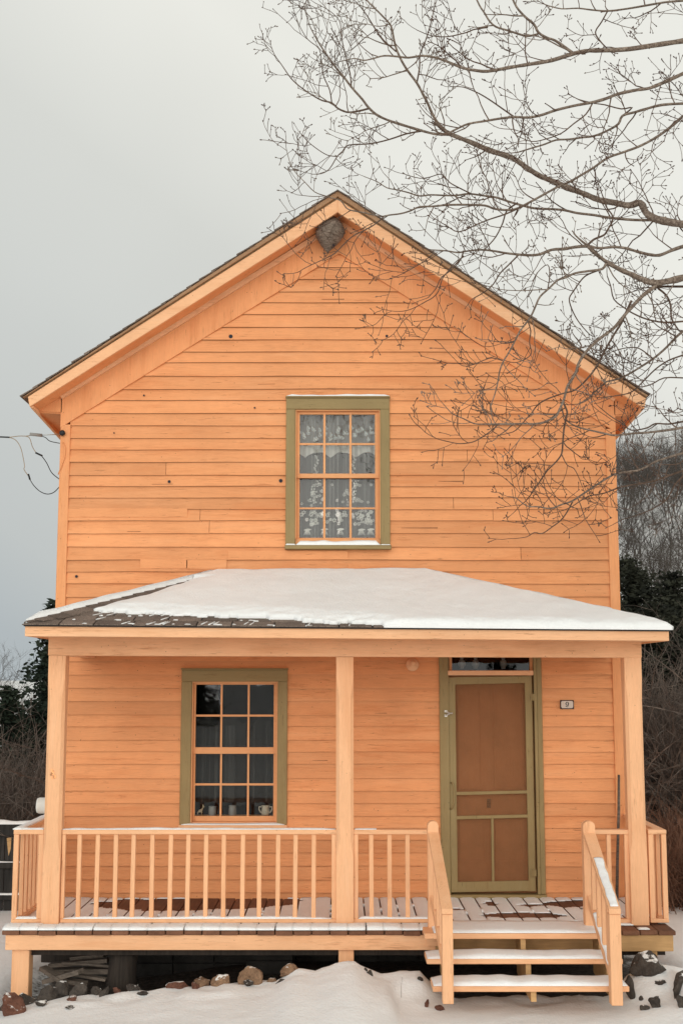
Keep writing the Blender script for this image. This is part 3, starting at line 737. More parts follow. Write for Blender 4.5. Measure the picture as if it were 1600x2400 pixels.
for e_, a_, n2 in ((eL, aL, NL), (eR, aR, NR)):
    hc = MB(); D = a_ - e_; n = int(D.length / .135); d = D.normalized(); rr = random.Random(31)
    up = (NF + n2).normalized(); s1 = d.cross(NF).normalized(); s1 = s1 if s1.dot(n2) < 0 else -s1
    s2 = d.cross(n2).normalized(); s2 = s2 if s2.dot(NF) < 0 else -s2
    for i in range(n):
        wd = .135 if i > 1 else (.03 if i == 0 else .09); p0 = e_ + d * (i * .135 + (.03 if i == 0 else -.02)) + up * (.026 + rr.uniform(0, .004)); p1 = e_ + d * (i * .135 + .165) + up * .018
        dn = up * -.004; tn = rr.uniform(-.25, .25)
        for sd_ in (s1, s2):
            q = [p0, p0 + sd_ * wd + dn, p1 + sd_ * wd + dn, p1]
            hc.hexa([x - up * .008 for x in q], q, tn)
    hc.build('hip_shingles', M['shingle'], pr)

# railings
RY = YP + .035                                   # railing plane (front face)
zr_t, zr_b = PZ(1944.8, RY), PZ(1955.5, RY)      # top rail
zb_t, zb_b = PZ(2154, RY), PZ(2163, RY)          # bottom rail
def rail_run(name, xa, xb, bal_px, stiles):
    rl = part(name, house)
    m1 = MB(); m1.box(xa, xb, RY - .004, RY + .085, zr_b, zr_t); m1.build('top_rail', M['trim_x'], rl, bevel=.004)
    m1 = MB(); m1.box(xa, xb, RY, RY + .065, zb_b, zb_t); m1.build('bottom_rail', M['trim_x'], rl, bevel=.004)
    for s0, s1 in stiles:
        m1 = MB(); m1.box(s0, s1, RY + .001, RY + .040, zb_t + .0005, zr_b - .0005); m1.build('stile', M['trim_z'], rl, bevel=.003)
    for px in bal_px:
        x = PX(px, 2050, RY + .012); x += rnd(-.003, .003); lean = rnd(-.004, .004); hw = .0175
        m1 = MB(); m1.hexa([(x - hw + lean, RY + .012, zb_t + .0005), (x + hw + lean, RY + .012, zb_t + .0005), (x + hw + lean, RY + .046, zb_t + .0005), (x - hw + lean, RY + .046, zb_t + .0005)],
                           [(x - hw, RY + .012, zr_b - .0005), (x + hw, RY + .012, zr_b - .0005), (x + hw, RY + .046, zr_b - .0005), (x - hw, RY + .046, zr_b - .0005)]); m1.build('baluster', M['trim_z'], rl, bevel=.003)
    return rl
px2 = lambda p: PX(p, 2050, RY)
rail_run('railing', px2(143.5), px2(788.5), [184, 227.5, 271, 312, 355, 399, 440, 481.6, 524, 568, 608, 652, 693, 735.7], [(px2(143.8), px2(152)), (px2(777), px2(788))])
rail_run('railing', px2(828), px2(1004), [870, 913, 955.6], [(px2(829), px2(839))])
rail_run('railing', px2(1394), px2(1479), [1428.5], [(px2(1464), px2(1478))])
def side_run(xo, s, n, ret):
    rl = part('railing', house); w_ = .085
    xp = xo + s * ret                             # inner end of the short return to the post
    a, b = sorted((xo, xp)); a2, b2 = a, b
    m1 = MB(); m1.box(a, b, RY - .004, RY + .085, zr_b, zr_t); m1.build('top_rail', M['trim_x'], rl, bevel=.004)
    m1 = MB(); m1.box(a, b, RY, RY + .065, zb_b, zb_t); m1.build('bottom_rail', M['trim_x'], rl, bevel=.004)
    q = sorted((xo, xo + s * .085))
    m1 = MB(); m1.box(q[0], q[1], RY + .0855, -.04, zr_b, zr_t); m1.build('top_rail', M['trim_y'], rl, bevel=.004)
    q2 = sorted((xo + s * .01, xo + s * .07))
    m1 = MB(); m1.box(q2[0], q2[1], RY + .0655, -.04, zb_b, zb_t); m1.build('bottom_rail', M['trim_y'], rl, bevel=.004)
    q3 = sorted((xo + s * .002, xo + s * .042))
    m1 = MB(); m1.box(q3[0], q3[1], RY + .001, RY + .04, zb_t + .0005, zr_b - .0005); m1.build('stile', M['trim_z'], rl, bevel=.003)
    q4 = sorted((xp, xp - s * .042))
    m1 = MB(); m1.box(q4[0], q4[1], RY + .001, RY + .04, zb_t + .0005, zr_b - .0005); m1.build('stile', M['trim_z'], rl, bevel=.003)
    for i in range(n):
        y = lerp(RY + .17, -.12, i / (n - 1)); m1 = MB(); q5 = sorted((xo + s * .018, xo + s * .053))
        m1.box(q5[0], q5[1], y - .0175, y + .0175, zb_t + .0005, zr_b - .0005); m1.build('baluster', M['trim_z'], rl, bevel=.003)
side_run(px2(29.5), 1, 8, .245); side_run(px2(1563.5), -1, 8, .148)

# ------------------------------------------------------------------ front steps
steps = thing('front_steps', 'three-tread wooden porch steps with sloping handrails, snow on the treads', 'steps', (1.40, -1.9, 0))
TX0, TX1 = .655, 2.13
tread = []
for i, (py0, py1, yf) in enumerate(((2188, 2201, -1.79), (2248, 2260, -2.05), (2312, 2325, -2.30))):
    z1, z0 = PZ(py0, yf), PZ(py1, yf); yb_ = yf + (.27 if i else .265)
    a, b = PX((995, 999.6, 1014)[i], py1, yf), PX((1441, 1459, 1474)[i], py1, yf)
    tb = MB(); tb.box(a, b, yf, yb_, z0, z1); tb.build('tread', M['trim_x'], steps, bevel=.004); tread.append((a, b, yf, yb_, z0, z1))
for px, y in ((1040, 0), (1222, 0), (1404, 0)):
    x = PX(px, 2215, -1.7); pts = []
    for a, b, yf, yb_, z0, z1 in tread: pts.append((yf, z0))
    prof = [(tread[0][3], tread[0][4] - .0005), (tread[0][2] + .02, tread[0][4] - .0005), (tread[0][2] + .02, tread[1][4] - .0005), (tread[1][2] + .02, tread[1][4] - .0005), (tread[1][2] + .02, tread[2][4] - .0005), (tread[2][2] + .03, tread[2][4] - .0005), (tread[2][2] + .03, tread[2][4] - .075), (tread[2][3] + .05, tread[2][4] - .075), (tread[0][3], tread[0][4] - .30)]
    sm = MB(); sm.prism_x(prof, x - .019, x + .019); sm.build('stringer', M['bare'], steps)
un = MB(); a, b, yf, yb_, z0, z1 = tread[0]; un.box(TX0 + .01, PX(1040, 2215, -1.7) - .03, -1.477 - .02, YD + .0215, z0 - .11, z0 - .0005); un.build('apron', M['trim_x'], steps)
YN, YL = -1.555, -2.42
for s, (u0, u1, l0, l1, lb) in enumerate(((1002.5, 1028, 1036, 1061.5, 2333), (1368, 1396, 1429, 1456, 2337))):
    ux0, ux1 = PX(u0, 2040, YN), PX(u1, 2040, YN); lx0, lx1 = PX(l0, 2230, YL), PX(l1, 2230, YL)
    zt = PZ(1924.5, YN); hh = (ux1 - ux0); xm = (ux0 + ux1) / 2
    # upper newel with rounded head
    nb_ = MB(); prof = [(ux0, PZ(2178, YN)), (ux1, PZ(2178, YN)), (ux1, zt - .035)] + [(xm + hh / 2 * math.cos(q), zt - .035 + .035 * math.sin(q)) for q in (R(30), R(60), R(90), R(120), R(150))] + [(ux0, zt - .035)]
    nb_.prism_y(prof, YN, YN + .088); nb_.build('newel', M['trim_z'], steps, bevel=.003)
    zl = PZ(2131, YL); zlb = PZ(lb, YL)
    nb_ = MB(); nb_.box(lx0, lx1, YL, YL + .088, zlb - .06, zl - .0345); nb_.build('newel', M['trim_z'], steps, bevel=.004)
    # handrail laid flat on its broad side
    zr0 = PZ(1951 if s == 0 else 1952, YN) ; lo = [(ux0 + .002, YN - .0005, zr0 - .035), (ux1 + .002, YN - .0005, zr0 - .035), (lx1, YL - .012, zl - .034), (lx0 - .004, YL - .012, zl - .034)]
    hr = MB(); hr.hexa([lo[0], lo[3], lo[2], lo[1]], [(x, y, z + .036) for x, y, z in (lo[0], lo[3], lo[2], lo[1])]); hr.build('handrail', M['trim_y'], steps, bevel=.003)
    # lower sloping rail and balusters
    inn_ = .02; xr0, xr1 = ux0 + .02, ux0 + .06; xq0, xq1 = lx0 + .02, lx0 + .06
    za, zb2 = PZ(2098, YN), zlb + .12
    lo = [(xr0, YN - .0005, za - .07), (xq0, YL + .0885, zb2 - .07), (xq1, YL + .0885, zb2 - .07), (xr1, YN - .0005, za - .07)]
    lr = MB(); lr.hexa(lo, [(x, y, z + .07) for x, y, z in lo]); lr.build('lower_rail', M['trim_y'], steps, bevel=.003)
    for t in (.2, .42, .64, .84):
        y = lerp(YN, YL + .0885, t); xb = lerp(xr0, xq0, t) + .003; b0 = lerp(za, zb2, t) + .0135; b1 = lerp(zr0 - .035, zl - .034, lerp(0, 1, (YN - y) / (YN - YL + .012))) - .002
        bb = MB(); bb.hexa([(xb, y - .017, b0 - .006), (xb + .034, y - .017, b0 - .006), (xb + .034, y + .017, b0 + .0), (xb, y + .017, b0 + .0)], [(xb, y - .017, b1 - .02), (xb + .034, y - .017, b1 - .02), (xb + .034, y + .017, b1), (xb, y + .017, b1)]); bb.build('baluster', M['trim_z'], steps)
    steps_rail = (lo, )
    if s == 1: HRAIL = ((ux0, ux1, YN, zr0), (lx0, lx1, YL - .012, zl), (xr0, xr1, za), (xq0, xq1, zb2))
# ------------------------------------------------------------------ small things on the house
# wasp nest in the peak
nx, nz_ = P(771, 546, -.17); rr = random.Random(4)
nb_ = MB(); prof = []
for i in range(23):
    t = i / 22; ang = t * math.pi
    r = .142 * math.sin(ang) ** .75 * (1.0 - .40 * max(0, t - .45) / .55); prof.append((max(.006, r), .17 - t * .365))
b = 0; S_ = 26
for r, h in prof:
    for k in range(S_):
        a = 2 * math.pi * k / S_; q = 1 + .055 * nz3(math.cos(a) * 2.2, math.sin(a) * 2.2, h * 26) + .03 * math.sin(h * 210 + 3 * a)
        nb_.v.append((nx + math.cos(a) * r * q + h * .13 + .01, -.17 + math.sin(a) * r * q * .92, nz_ + h))
for i in range(22):
    for k in range(S_):
        k2 = (k + 1) % S_; nb_.face((i * S_ + k, i * S_ + S_ + k, i * S_ + S_ + k2, i * S_ + k2))
nb_.face(range(S_)); nb_.face([22 * S_ + k for k in range(S_)][::-1])
nest = nb_.build('wasp_nest', M['nest'], None, True, (nx, -.17, nz_ + .2))
tag(nest, 'grey-brown papery wasp nest hanging under the gable peak', 'wasp nest')
ho = MB(); hx, hz = P(781, 574, -.27); ho.lathe([(.0085, 0), (.013, .012), (.010, .03)], (hx, -.268, hz), 'y', 12); ho.build('entrance_hole', M['ink'], nest, True)
ho = bpy.data.objects['entrance_hole']; ho.matrix_parent_inverse = Matrix.Translation(-nest.location)

# house number plate with a 9
qx0, qx1, qz0, qz1 = PX(1312, 1650, -.03), PX(1343.5, 1650, -.03), PZ(1661.5, -.03), PZ(1641, -.03)
num = thing('house_number', 'small cream enamel plate with black number 9 right of the door', 'number plate', ((qx0 + qx1) / 2, -.03, qz0))
def rplate(mb, x0, x1, z0, z1, c, y0, y1):
    mb.prism_y([(x0 + c, z0), (x1 - c, z0), (x1, z0 + c), (x1, z1 - c), (x1 - c, z1), (x0 + c, z1), (x0, z1 - c), (x0, z0 + c)], y0, y1)
m1 = MB(); m1.box(qx0, qx1, -.034, -.018, qz0, qz1); m1.build('border', M['ink'], num)
m1 = MB(); rplate(m1, qx0 + .007, qx1 - .007, qz0 + .007, qz1 - .007, .009, -.036, -.0345); m1.build('plate', M['plate'], num)
cx, cz = (qx0 + qx1) / 2, (qz0 + qz1) / 2
nine = MB(); ring = []; N_ = 20; rc = (cx, cz + .008)
out = [(rc[0] + .0155 * math.cos(2 * math.pi * k / N_), rc[1] + .0165 * math.sin(2 * math.pi * k / N_)) for k in range(N_)]
inr = [(rc[0] + .0075 * math.cos(2 * math.pi * k / N_) , rc[1] + .0125 * math.sin(2 * math.pi * k / N_)) for k in range(N_)]
for k in range(N_):
    k2 = (k + 1) % N_; nine.prism_y([out[k], out[k2], inr[k2], inr[k]], -.0375, -.0361)
tail = []
for k in range(9):
    t = k / 8; a = lerp(.05, -1.95, t); wd = lerp(.0085, .0035, t)
    p = (cx - .004 + .0165 * math.cos(a * .78) + .0, cz + .004 + .029 * math.sin(a * .78)); tail.append((p, wd))
for (p, w0), (q, w1) in zip(tail, tail[1:]): nine.prism_y([(p[0] - w0, p[1]), (q[0] - w1, q[1]), (q[0], q[1] - w1 * .2), (p[0], p[1])], -.0378, -.0362)
nine.lathe([(.0048, 0), (.0048, .0015)], (cx - .0095, -.0378, cz - .0165), 'y', 12)
nine.build('numeral', M['ink'], num)

# porch lamp painted over with the wall colour
lx, lz = P(966, 1558, -.03)
lamp = thing('porch_light', 'round orange painted-over porch light fitting left of the door', 'wall light', (lx, -.02, lz))
m1 = MB(); m1.lathe([(.060, 0), (.060, -.020), (.052, -.034), (.030, -.042)], (lx, -.012, lz), 'y', 24); m1.build('base', M['trim_x'], lamp, True)
m1 = MB(); m1.lathe([(.026, 0), (.029, -.03), (.027, -.06), (.012, -.068)], (lx + .004, -.052, lz + .010), 'y', 18); m1.build('socket', M['trim_x'], lamp, True)

# dark stick leaning in the corner behind the right post
m1 = MB(); a, b = PV(1449, 1816, -.10), PV(1444, 2104, -.30); b.z = DECK_Z + .005
m1.tube([a, a.lerp(b, .3) + Vector((.004, 0, 0)), a.lerp(b, .65), b], [.011, .013, .013, .014], 8)
tag(m1.build('leaning_stick', M['scrap'], None, True, b), 'dark wooden pole leaning on the wall behind the right porch post', 'pole')

# electricity meter on the left side wall
mx_, mz = P(96, 1888, .55); xw = XL
meter = thing('electricity_meter', 'pale glass-domed meter on the left side wall above the railing', 'meter', (xw, .55, mz - .12))
m1 = MB(); m1.box(xw - .10, xw + .004, .45, .65, mz - .16, mz + .16); m1.build('meter_box', M['steel'], meter, bevel=.01)
m1 = MB(); m1.lathe([(.085, 0), (.085, -.03), (.075, -.034), (.075, -.13), (.068, -.15), (.03, -.158)], (xw - .10, .55, mz), 'x', 24); m1.build('glass_dome', M['white'], meter, True)

# service cable: spliced wires to the left corner of the house, black insulator
ins = MB(); ix, iz = P(148, 1016, -.03); ins.lathe([(.012, 0), (.024, -.01), (.028, -.03), (.022, -.045), (.012, -.05)], (ix, -.03, iz), 'y', 14)
tag(ins.build('insulator', M['iron'], None, True, (ix, -.03, iz)), 'black insulator knob at the top of the left corner board', 'insulator')
YW = .6
cable = thing('service_cable', 'spliced overhead electric wires sagging to the left corner of the house', 'cable', PV(0, 1024, YW))
def wire(name, pts, r, m, sm=True):
    q = [PV(a, b, YW) for a, b in pts]
    # smooth through the points
    o = []
    for i in range(len(q) - 1):
        p0, p1, p2, p3 = q[max(i - 1, 0)], q[i], q[i + 1], q[min(i + 2, len(q) - 1)]
        for k in range(6):
            t = k / 6; o.append(.5 * ((2 * p1) + (p2 - p0) * t + (2 * p0 - 5 * p1 + 4 * p2 - p3) * t * t + (3 * p1 - p0 - 3 * p2 + p3) * t ** 3))
    o.append(q[-1]); mb = MB(); mb.tube(o, r, 6); mb.build(name, m, cable, True)
wire('wire', [(-900, 980), (-200, 1016), (0, 1024), (22, 1025)], .0075, M['cable'])
wire('wire', [(22, 1025), (45, 1022), (62, 1022), (74, 1020)], .004, M['cable_pale'])
wire('wire', [(98, 1022), (108, 1026), (118, 1034), (141, 1039)], .004, M['cable'])
wire('wire', [(60, 1022), (70, 1027), (77, 1048), (86, 1062)], .004, M['cable_pale'])
wire('wire', [(98, 1068), (110, 1085), (122, 1108), (141, 1124)], .0048, M['cable'])
wire('wire', [(22, 1025), (38, 1032), (50, 1052), (58, 1090), (57, 1100), (66, 1114)], .004, M['cable_pale'])
wire('wire', [(71, 1124), (80, 1138), (95, 1152), (112, 1158), (128, 1153), (142, 1138)], .0045, M['cable'])
for a, b, r in (((71, 1017.5), (99, 1020.5), .016), ((84, 1061), (100, 1068.5), .009), ((67, 1111), (71, 1124), .009)):
    mb = MB(); mb.tube([PV(*a, YW), PV(*b, YW)], r, 8); mb.build('splice_sleeve', M['sleeve'] if r > .01 else M['cable'], cable, True)
hk = MB(); hk.tube([PV(99, 1020, YW), PV(114, 1019, YW), PV(141, 1018, YW)], .004, 6); hk.build('hook', M['steel'], cable, True)
# painted-over pipe running down the corner board
pp = MB(); q = [PV(148, 1036, -.04), PV(153, 1050, -.045), PV(152, 1070, -.045), PV(143, 1096, -.045), PV(137, 1112, -.02)]
pp.tube(q, .006, 6); pp.build('painted_wire', M['corner'], house, True)

# nail and knot holes in the clapboards
hlr = random.Random(8)
for px, py, r in ((541, 789, 5), (906, 788, 3.4), (397, 1129, 3.6), (658, 1127, 4.5), (180, 1351, 3.4), (338, 927, 2.2), (597, 956, 2.2), (268, 1015, 1.8)):
    x, z = P(px, py, -.018); hl = MB(); hl.lathe([(r / 255 * .9, 0), (r / 255, -.012)], (x, -.0145, z), 'y', 9); hl.build('knot_hole', M['ink'], house)

# lace curtain behind the upper window
cur = thing('lace_curtain', 'white floral lace curtain hanging in the upper gable window', 'curtain', ((UW[0] + UW[1]) / 2, .12, UW[2] + .05))
cx0, cx1 = PX(694, 1110, .1), PX(886, 1110, .1); cz0, cz1 = PZ(1264, .1), PZ(958, .1)
fold = lambda x: .11 + .018 * math.sin(x * 46) + .012 * math.sin(x * 83 + 1) 
net = MB(); net.grid(lambda u, v: (lerp(cx0, cx1, u), fold(lerp(cx0, cx1, u)), lerp(cz0, cz1, v)), 60, 2); net.build('net', M['sheer'], cur, True)
# narrow gathers that read lighter
gt = MB()
for i in range(44):
    x = lerp(cx0, cx1, hlr.random()); wd = hlr.uniform(.003, .012); zb = cz0 if hlr.random() < .5 else PZ(1075, .1)
    gt.grid(lambda u, v: (x + (u - .5) * wd, fold(x) - .012, lerp(zb, cz1, v)), 1, 1)
gt.build('gathers', M['sheer'], cur)
val = MB()
def scallop(x):
    t = (x - cx0) / (cx1 - cx0) * 3.3 + .62; return PZ(1074, .1) + .055 * abs(math.sin(math.pi * t)) ** .8
val.grid(lambda u, v: (lerp(cx0, cx1, u), fold(lerp(cx0, cx1, u)) - .02, lerp(scallop(lerp(cx0, cx1, u)), PZ(1040, .1), v)), 70, 2)
val.build('valance_border', M['lace_soft'], cur)
v2 = MB(); v2.grid(lambda u, v: (lerp(cx0, cx1, u), fold(lerp(cx0, cx1, u)) - .016, lerp(PZ(1042, .1), cz1, v)), 60, 2); v2.build('valance', M['sheer'], cur)
fl_ = MB()
def petal(cx_, cz_, a, l, wd):
    y = fold(cx_) - .03 + hlr.uniform(-.001, .001); dx, dz = math.cos(a), math.sin(a); n = 7; pts = []
    for k in range(n):
        t = k / (n - 1); q = wd * math.sin(math.pi * t); pts.append((cx_ + dx * l * t - dz * q, y, cz_ + dz * l * t + dx * q))
    for k in range(n - 2, 0, -1):
        t = k / (n - 1); q = -wd * math.sin(math.pi * t); pts.append((cx_ + dx * l * t - dz * q, y, cz_ + dz * l * t + dx * q))
    fl_.poly(pts)
def flower(x, z, r, n=6):
    a0 = hlr.random() * 6
    for k in range(n):
        a = a0 + 2 * math.pi * k / n; petal(x + math.cos(a) * r * .22, z + math.sin(a) * r * .22, a, r * .85, r * .24)
def leafs(x, z, a, n, l):
    for k in range(n): petal(x + math.cos(a) * l * k * .7, z + math.sin(a) * l * k * .7, a + (.9 if k % 2 else -.9), l, l * .25)
pos = lambda px, py: (PX(px, py, .09), PZ(py, .09))
for px in (741, 828):                                       # bouquets in the lower sash, trailing up
    for py, n, s_ in ((1140, 4, .016), (1155, 5, .018), (1168, 5, .015), (1180, 3, .013)):
        for k in range(n):
            x, z = pos(px + hlr.uniform(-22, 22), py + hlr.uniform(-7, 7)); flower(x, z, s_, 5)
        x, z = pos(px, py); leafs(x, z, hlr.uniform(.2, 2.8), 5, .022)
    for py in range(1072, 1132, 7):
        x, z = pos(px + hlr.uniform(-5, 5), py); flower(x, z, .011, 4); leafs(x, z, 1.6, 2, .016)
for px in (720, 760, 797, 846, 868):                        # flower urns along the hem
    for k in range(15):
        x, z = pos(px + hlr.uniform(-20, 20), 1216 + hlr.uniform(-20, 14)); flower(x, z, hlr.uniform(.013, .023), 6)
    x, z = pos(px, 1240)
    for k in range(-4, 5): petal(x + k * .0085, z - .062, math.pi / 2 + k * .09, .058, .0022)
    petal(x - .035, z - .01, .1, .075, .012)
for px in range(704, 884, 5):
    x, z = pos(px + hlr.uniform(-4, 4), 1022 + hlr.uniform(-18, 10)); flower(x, z, hlr.uniform(.012, .02), 5); leafs(x, z, 1.4, 2, .02)
for px, py in ((778, 1136), (869, 1137), (707, 1180), (730, 1185), (790, 1174), (803, 1176), (848, 1176), (862, 1178)):
    x, z = pos(px, py); flower(x, z, .015, 5)
fl_.build('lace_flowers', M['lace'], cur)

# lower window: faint net that puts grey reflected haze behind the panes, deer figurine, vase; shelf of ornaments behind the transom
net2 = MB(); ax0, ax1 = PX(452, 1760, .3), PX(648, 1760, .3)
net2.grid(lambda u, v: (lerp(ax0, ax1, u), .32 + .02 * math.sin(u * 60), lerp(PZ(1885, .3) + .02 * math.sin(u * 31), PZ(1688, .3) + .03 * math.sin(u * 17) + .02 * math.sin(u * 41), v)), 60, 1)
for i in range(16):
    x = hlr.uniform(ax0, ax1); wd = hlr.uniform(.006, .03); net2.grid(lambda u, v: (x + (u - .5) * wd, .30, lerp(PZ(1880, .3), PZ(1700, .3), v)), 1, 1)
tag(net2.build('haze_net', M['sheer_dim'], None, True, ((ax0 + ax1) / 2, .32, PZ(1890, .3))), 'dim grey net behind the lower porch window, standing in for reflected snow haze', 'curtain')
sx, sz = P(466, 1912, .15)
me = bpy.data.meshes.new('deer_figurine'); bmh = bmesh.new()
sk = bmh.verts.layers.skin.verify(); S9 = .0036
J = [((0, 0, 11), 3.2), ((-6, 0, 10.5), 3.2), ((4, 0, 13), 2.6), ((6, 0, 18), 1.8), ((7.5, 0, 22), 2.2), ((11, 0, 20.8), 1.2),
     ((3.5, -1.6, 6), 1.1), ((3.5, -1.7, 0), .8), ((3.5, 1.6, 6), 1.1), ((4.2, 1.7, 0), .8), ((-6.5, -1.6, 6), 1.3), ((-7, -1.7, 0), .8), ((-6.5, 1.6, 6), 1.3), ((-6, 1.7, 0), .8), ((6.4, -1.2, 28), .6), ((6.4, 1.4, 28), .6)]
vs = [bmh.verts.new((sx + .012 + p[0] * S9, .16 + p[1] * S9, sz + .003 + p[2] * S9)) for p, r in J]
for v, (p, r) in zip(vs, J): v[sk].radius = (r * S9, r * S9)
vs[0][sk].use_root = True
for a, b in ((0, 1), (0, 2), (2, 3), (3, 4), (4, 5), (2, 6), (6, 7), (2, 8), (8, 9), (1, 10), (10, 11), (1, 12), (12, 13), (4, 14), (4, 15)): bmh.edges.new((vs[a], vs[b]))
bmh.to_mesh(me); bmh.free(); me.materials.append(M['deerbrown'])
deer = bpy.data.objects.new('deer_figurine', me); C.objects.link(deer); deer.modifiers.new('skin', 'SKIN'); sb = deer.modifiers.new('sub', 'SUBSURF'); sb.levels = sb.render_levels = 1
tag(deer, 'little pale deer figurine standing inside the lower window at left', 'figurine')
ledge = MB(); ledge.box(LW[0] + .05, LW[1] - .05, .085, .26, sz - .03, sz); ledge.build('inner_sill', M['sash'], lw)
vx, vz = P(622, 1912, .15)
vs_ = MB(); vs_.lathe([(.030, 0), (.036, .01), (.042, .03), (.036, .06), (.033, .075), (.042, .09), (.040, .092)], (vx, .16, vz + .002), 'z', 20)
vase = tag(vs_.build('vase', M['china'], None, True, (vx, .16, vz + .002)), 'cream two-handled china vase inside the lower window at right', 'vase')
for s in (-1, 1):
    hb = MB(); hb.tube([(vx + s * .035, .155, vz + .08), (vx + s * .058, .155, vz + .082), (vx + s * .060, .155, vz + .058), (vx + s * .048, .155, vz + .035), (vx + s * .038, .155, vz + .025)], .006, 6); h_ = hb.build('handle', M['china'], vase, True); h_.matrix_parent_inverse = Matrix.Translation(-vase.location)
for i, (px, sc_) in enumerate(((498, 1.0), (545, 1.1))):
    x, z = P(px, 1912, .2); g = MB(); g.lathe([(.030, 0), (.036, .005), (.036, .06), (.033, .07), (.036, .085 * sc_)], (x, .2, z + .002), 'z', 16)
    tag(g.build('jar', M['sleeve'], None, True, (x, .2, z)), ('dim grey jar next to the deer figurine', 'dim grey jar in the middle of the lower window')[i], 'jar', 'jars on the window ledge')
tl = ('round-bellied glass oil lamp at the left of the transom', 'round-bellied glass oil lamp second in the transom', 'round-bellied glass oil lamp right of the transom bar')
for i, px in enumerate((1082, 1114, 1179)):
    x, z = P(px, 1571, .12); g = MB(); g.lathe([(.016, 0), (.020, .006), (.022, .016), (.034, .035), (.038, .055), (.026, .078), (.014, .088), (.018, .10), (.012, .14)], (x, .13, z + .012), 'z', 18)
    tag(g.build('oil_lamp', M['sleeve'], None, True, (x, .13, z + .012)), tl[i], 'oil lamp', 'lamps behind the transom')
shf = MB(); shf.box(sdx0, sdx1, .09, .19, PZ(1571, .12) + .0, PZ(1571, .12) + .012); shf.build('transom_shelf', M['dark'], house)

# ------------------------------------------------------------------ snow lying on the house
def slab(mb, f_top, f_bot, nu, nv, keep=None):
    """thin snow sheet: top surface f_top(u,v), underside f_bot(u,v); rim closed"""
    ids = {}
    def vid(k, i, j):
        if (k, i, j) not in ids:
            p = (f_top if k else f_bot)(i / nu, j / nv); ids[(k, i, j)] = len(mb.v); mb.v.append(tuple(p))
        return ids[(k, i, j)]
    kp = [[keep is None or keep((i + .5) / nu, (j + .5) / nv) for j in range(nv)] for i in range(nu)]
    K = lambda i, j: 0 <= i < nu and 0 <= j < nv and kp[i][j]
    for i in range(nu):
        for j in range(nv):
            if not kp[i][j]: continue
            mb.face((vid(1, i, j), vid(1, i + 1, j), vid(1, i + 1, j + 1), vid(1, i, j + 1)))
            if not K(i, j - 1): mb.face((vid(0, i, j), vid(0, i + 1, j), vid(1, i + 1, j), vid(1, i, j)))
            if not K(i, j + 1): mb.face((vid(1, i, j + 1), vid(1, i + 1, j + 1), vid(0, i + 1, j + 1), vid(0, i, j + 1)))
            if not K(i - 1, j): mb.face((vid(0, i, j), vid(1, i, j), vid(1, i, j + 1), vid(0, i, j + 1)))
            if not K(i + 1, j): mb.face((vid(0, i + 1, j), vid(0, i + 1, j + 1), vid(1, i + 1, j + 1), vid(1, i + 1, j)))
sl = MB()
def roof_pt(u, v, lift):
    a = eL.lerp(eR, u); b = aL.lerp(aR, u); return a.lerp(b, v) + NF * lift
def bare_v(px_frac):                                       # how far up the slope the shingles lie bare
    pts = ((0, .31), (.14, .205), (.26, .14), (.41, .09), (.48, .045), (.55, .0), (.58, -.05), (2, -.05))
    for (a, b), (c, d) in zip(pts, pts[1:]):
        if px_frac <= c: return lerp(b, d, (px_frac - a) / (c - a))
    return -.05
def snow_d(u, v):
    """snow depth on the front slope as a function of position"""
    p = roof_pt(u, v, 0); f = (p.x - eL.x) / (eR.x - eL.x)
    d_e = v - bare_v(f) - .03 * nz3(p.x * 2.2, v * 2) - .028 * nz3(p.x * 7, v * 40, 3) - .012 * nz3(p.x * 19, v * 60, 3)
    hip = (p - eL).dot((aL - eL).normalized()); off = ((p - eL) - (aL - eL).normalized() * hip).length
    lim = .115 * (1 - max(0, (v - .60) / .25)) if v < .85 else 0.0
    d_h = (off - lim) / 1.8 if lim > 0 else 1
    return min(d_e, d_h + .012 * nz3(p.x * 5, v * 9))
def thick(u, v):
    d = snow_d(u, v); t = min(1, max(0, d) / .10); p = roof_pt(u, v, 0)
    edge = min(1, (1 - v) / .06, )
    return .022 + .042 * t ** .6 + .017 * nz3(p.x * 1.1, v * 2.2, 5) + .008 * nz3(p.x * 3.2, v * 5, 8) + .004 * nz3(p.x * 8, v * 12)
def topf(u, v):
    t = thick(u, v); v2 = v - .012 if v <= .001 else v
    return roof_pt(u, v2, (t if v > .001 else t * .55) + .006)
slab(sl, topf, lambda u, v: roof_pt(u, v if v > .001 else -.011, .004), 230, 90, lambda u, v: snow_d(u, v) > 0)
# flecks of snow caught in the joints of the bare shingles
rr = random.Random(19)
for k in range(95):
    u, v = rr.uniform(.05, .62), rr.uniform(.005, .30); d = snow_d(u, v)
    if d > 0 or d < -.22: continue
    v = (int(v * HF / .13) + .02) * .13 / HF + rr.uniform(-.004, .006); l = rr.uniform(.003, .014)
    if rr.random() < .45: q = [(u, v), (u + .0014, v), (u + .0044, v + .045), (u + .0034, v + .045)]
    else: q = [(u, v - .003), (u + l, v - .004), (u + l * .9, v + .002), (u + l * .1, v + rr.uniform(.003, .010))]
    q = [roof_pt(a, b, 0) for a, b in q]; sl.hexa([p + NF * .004 for p in q], [p + NF * .015 for p in q])
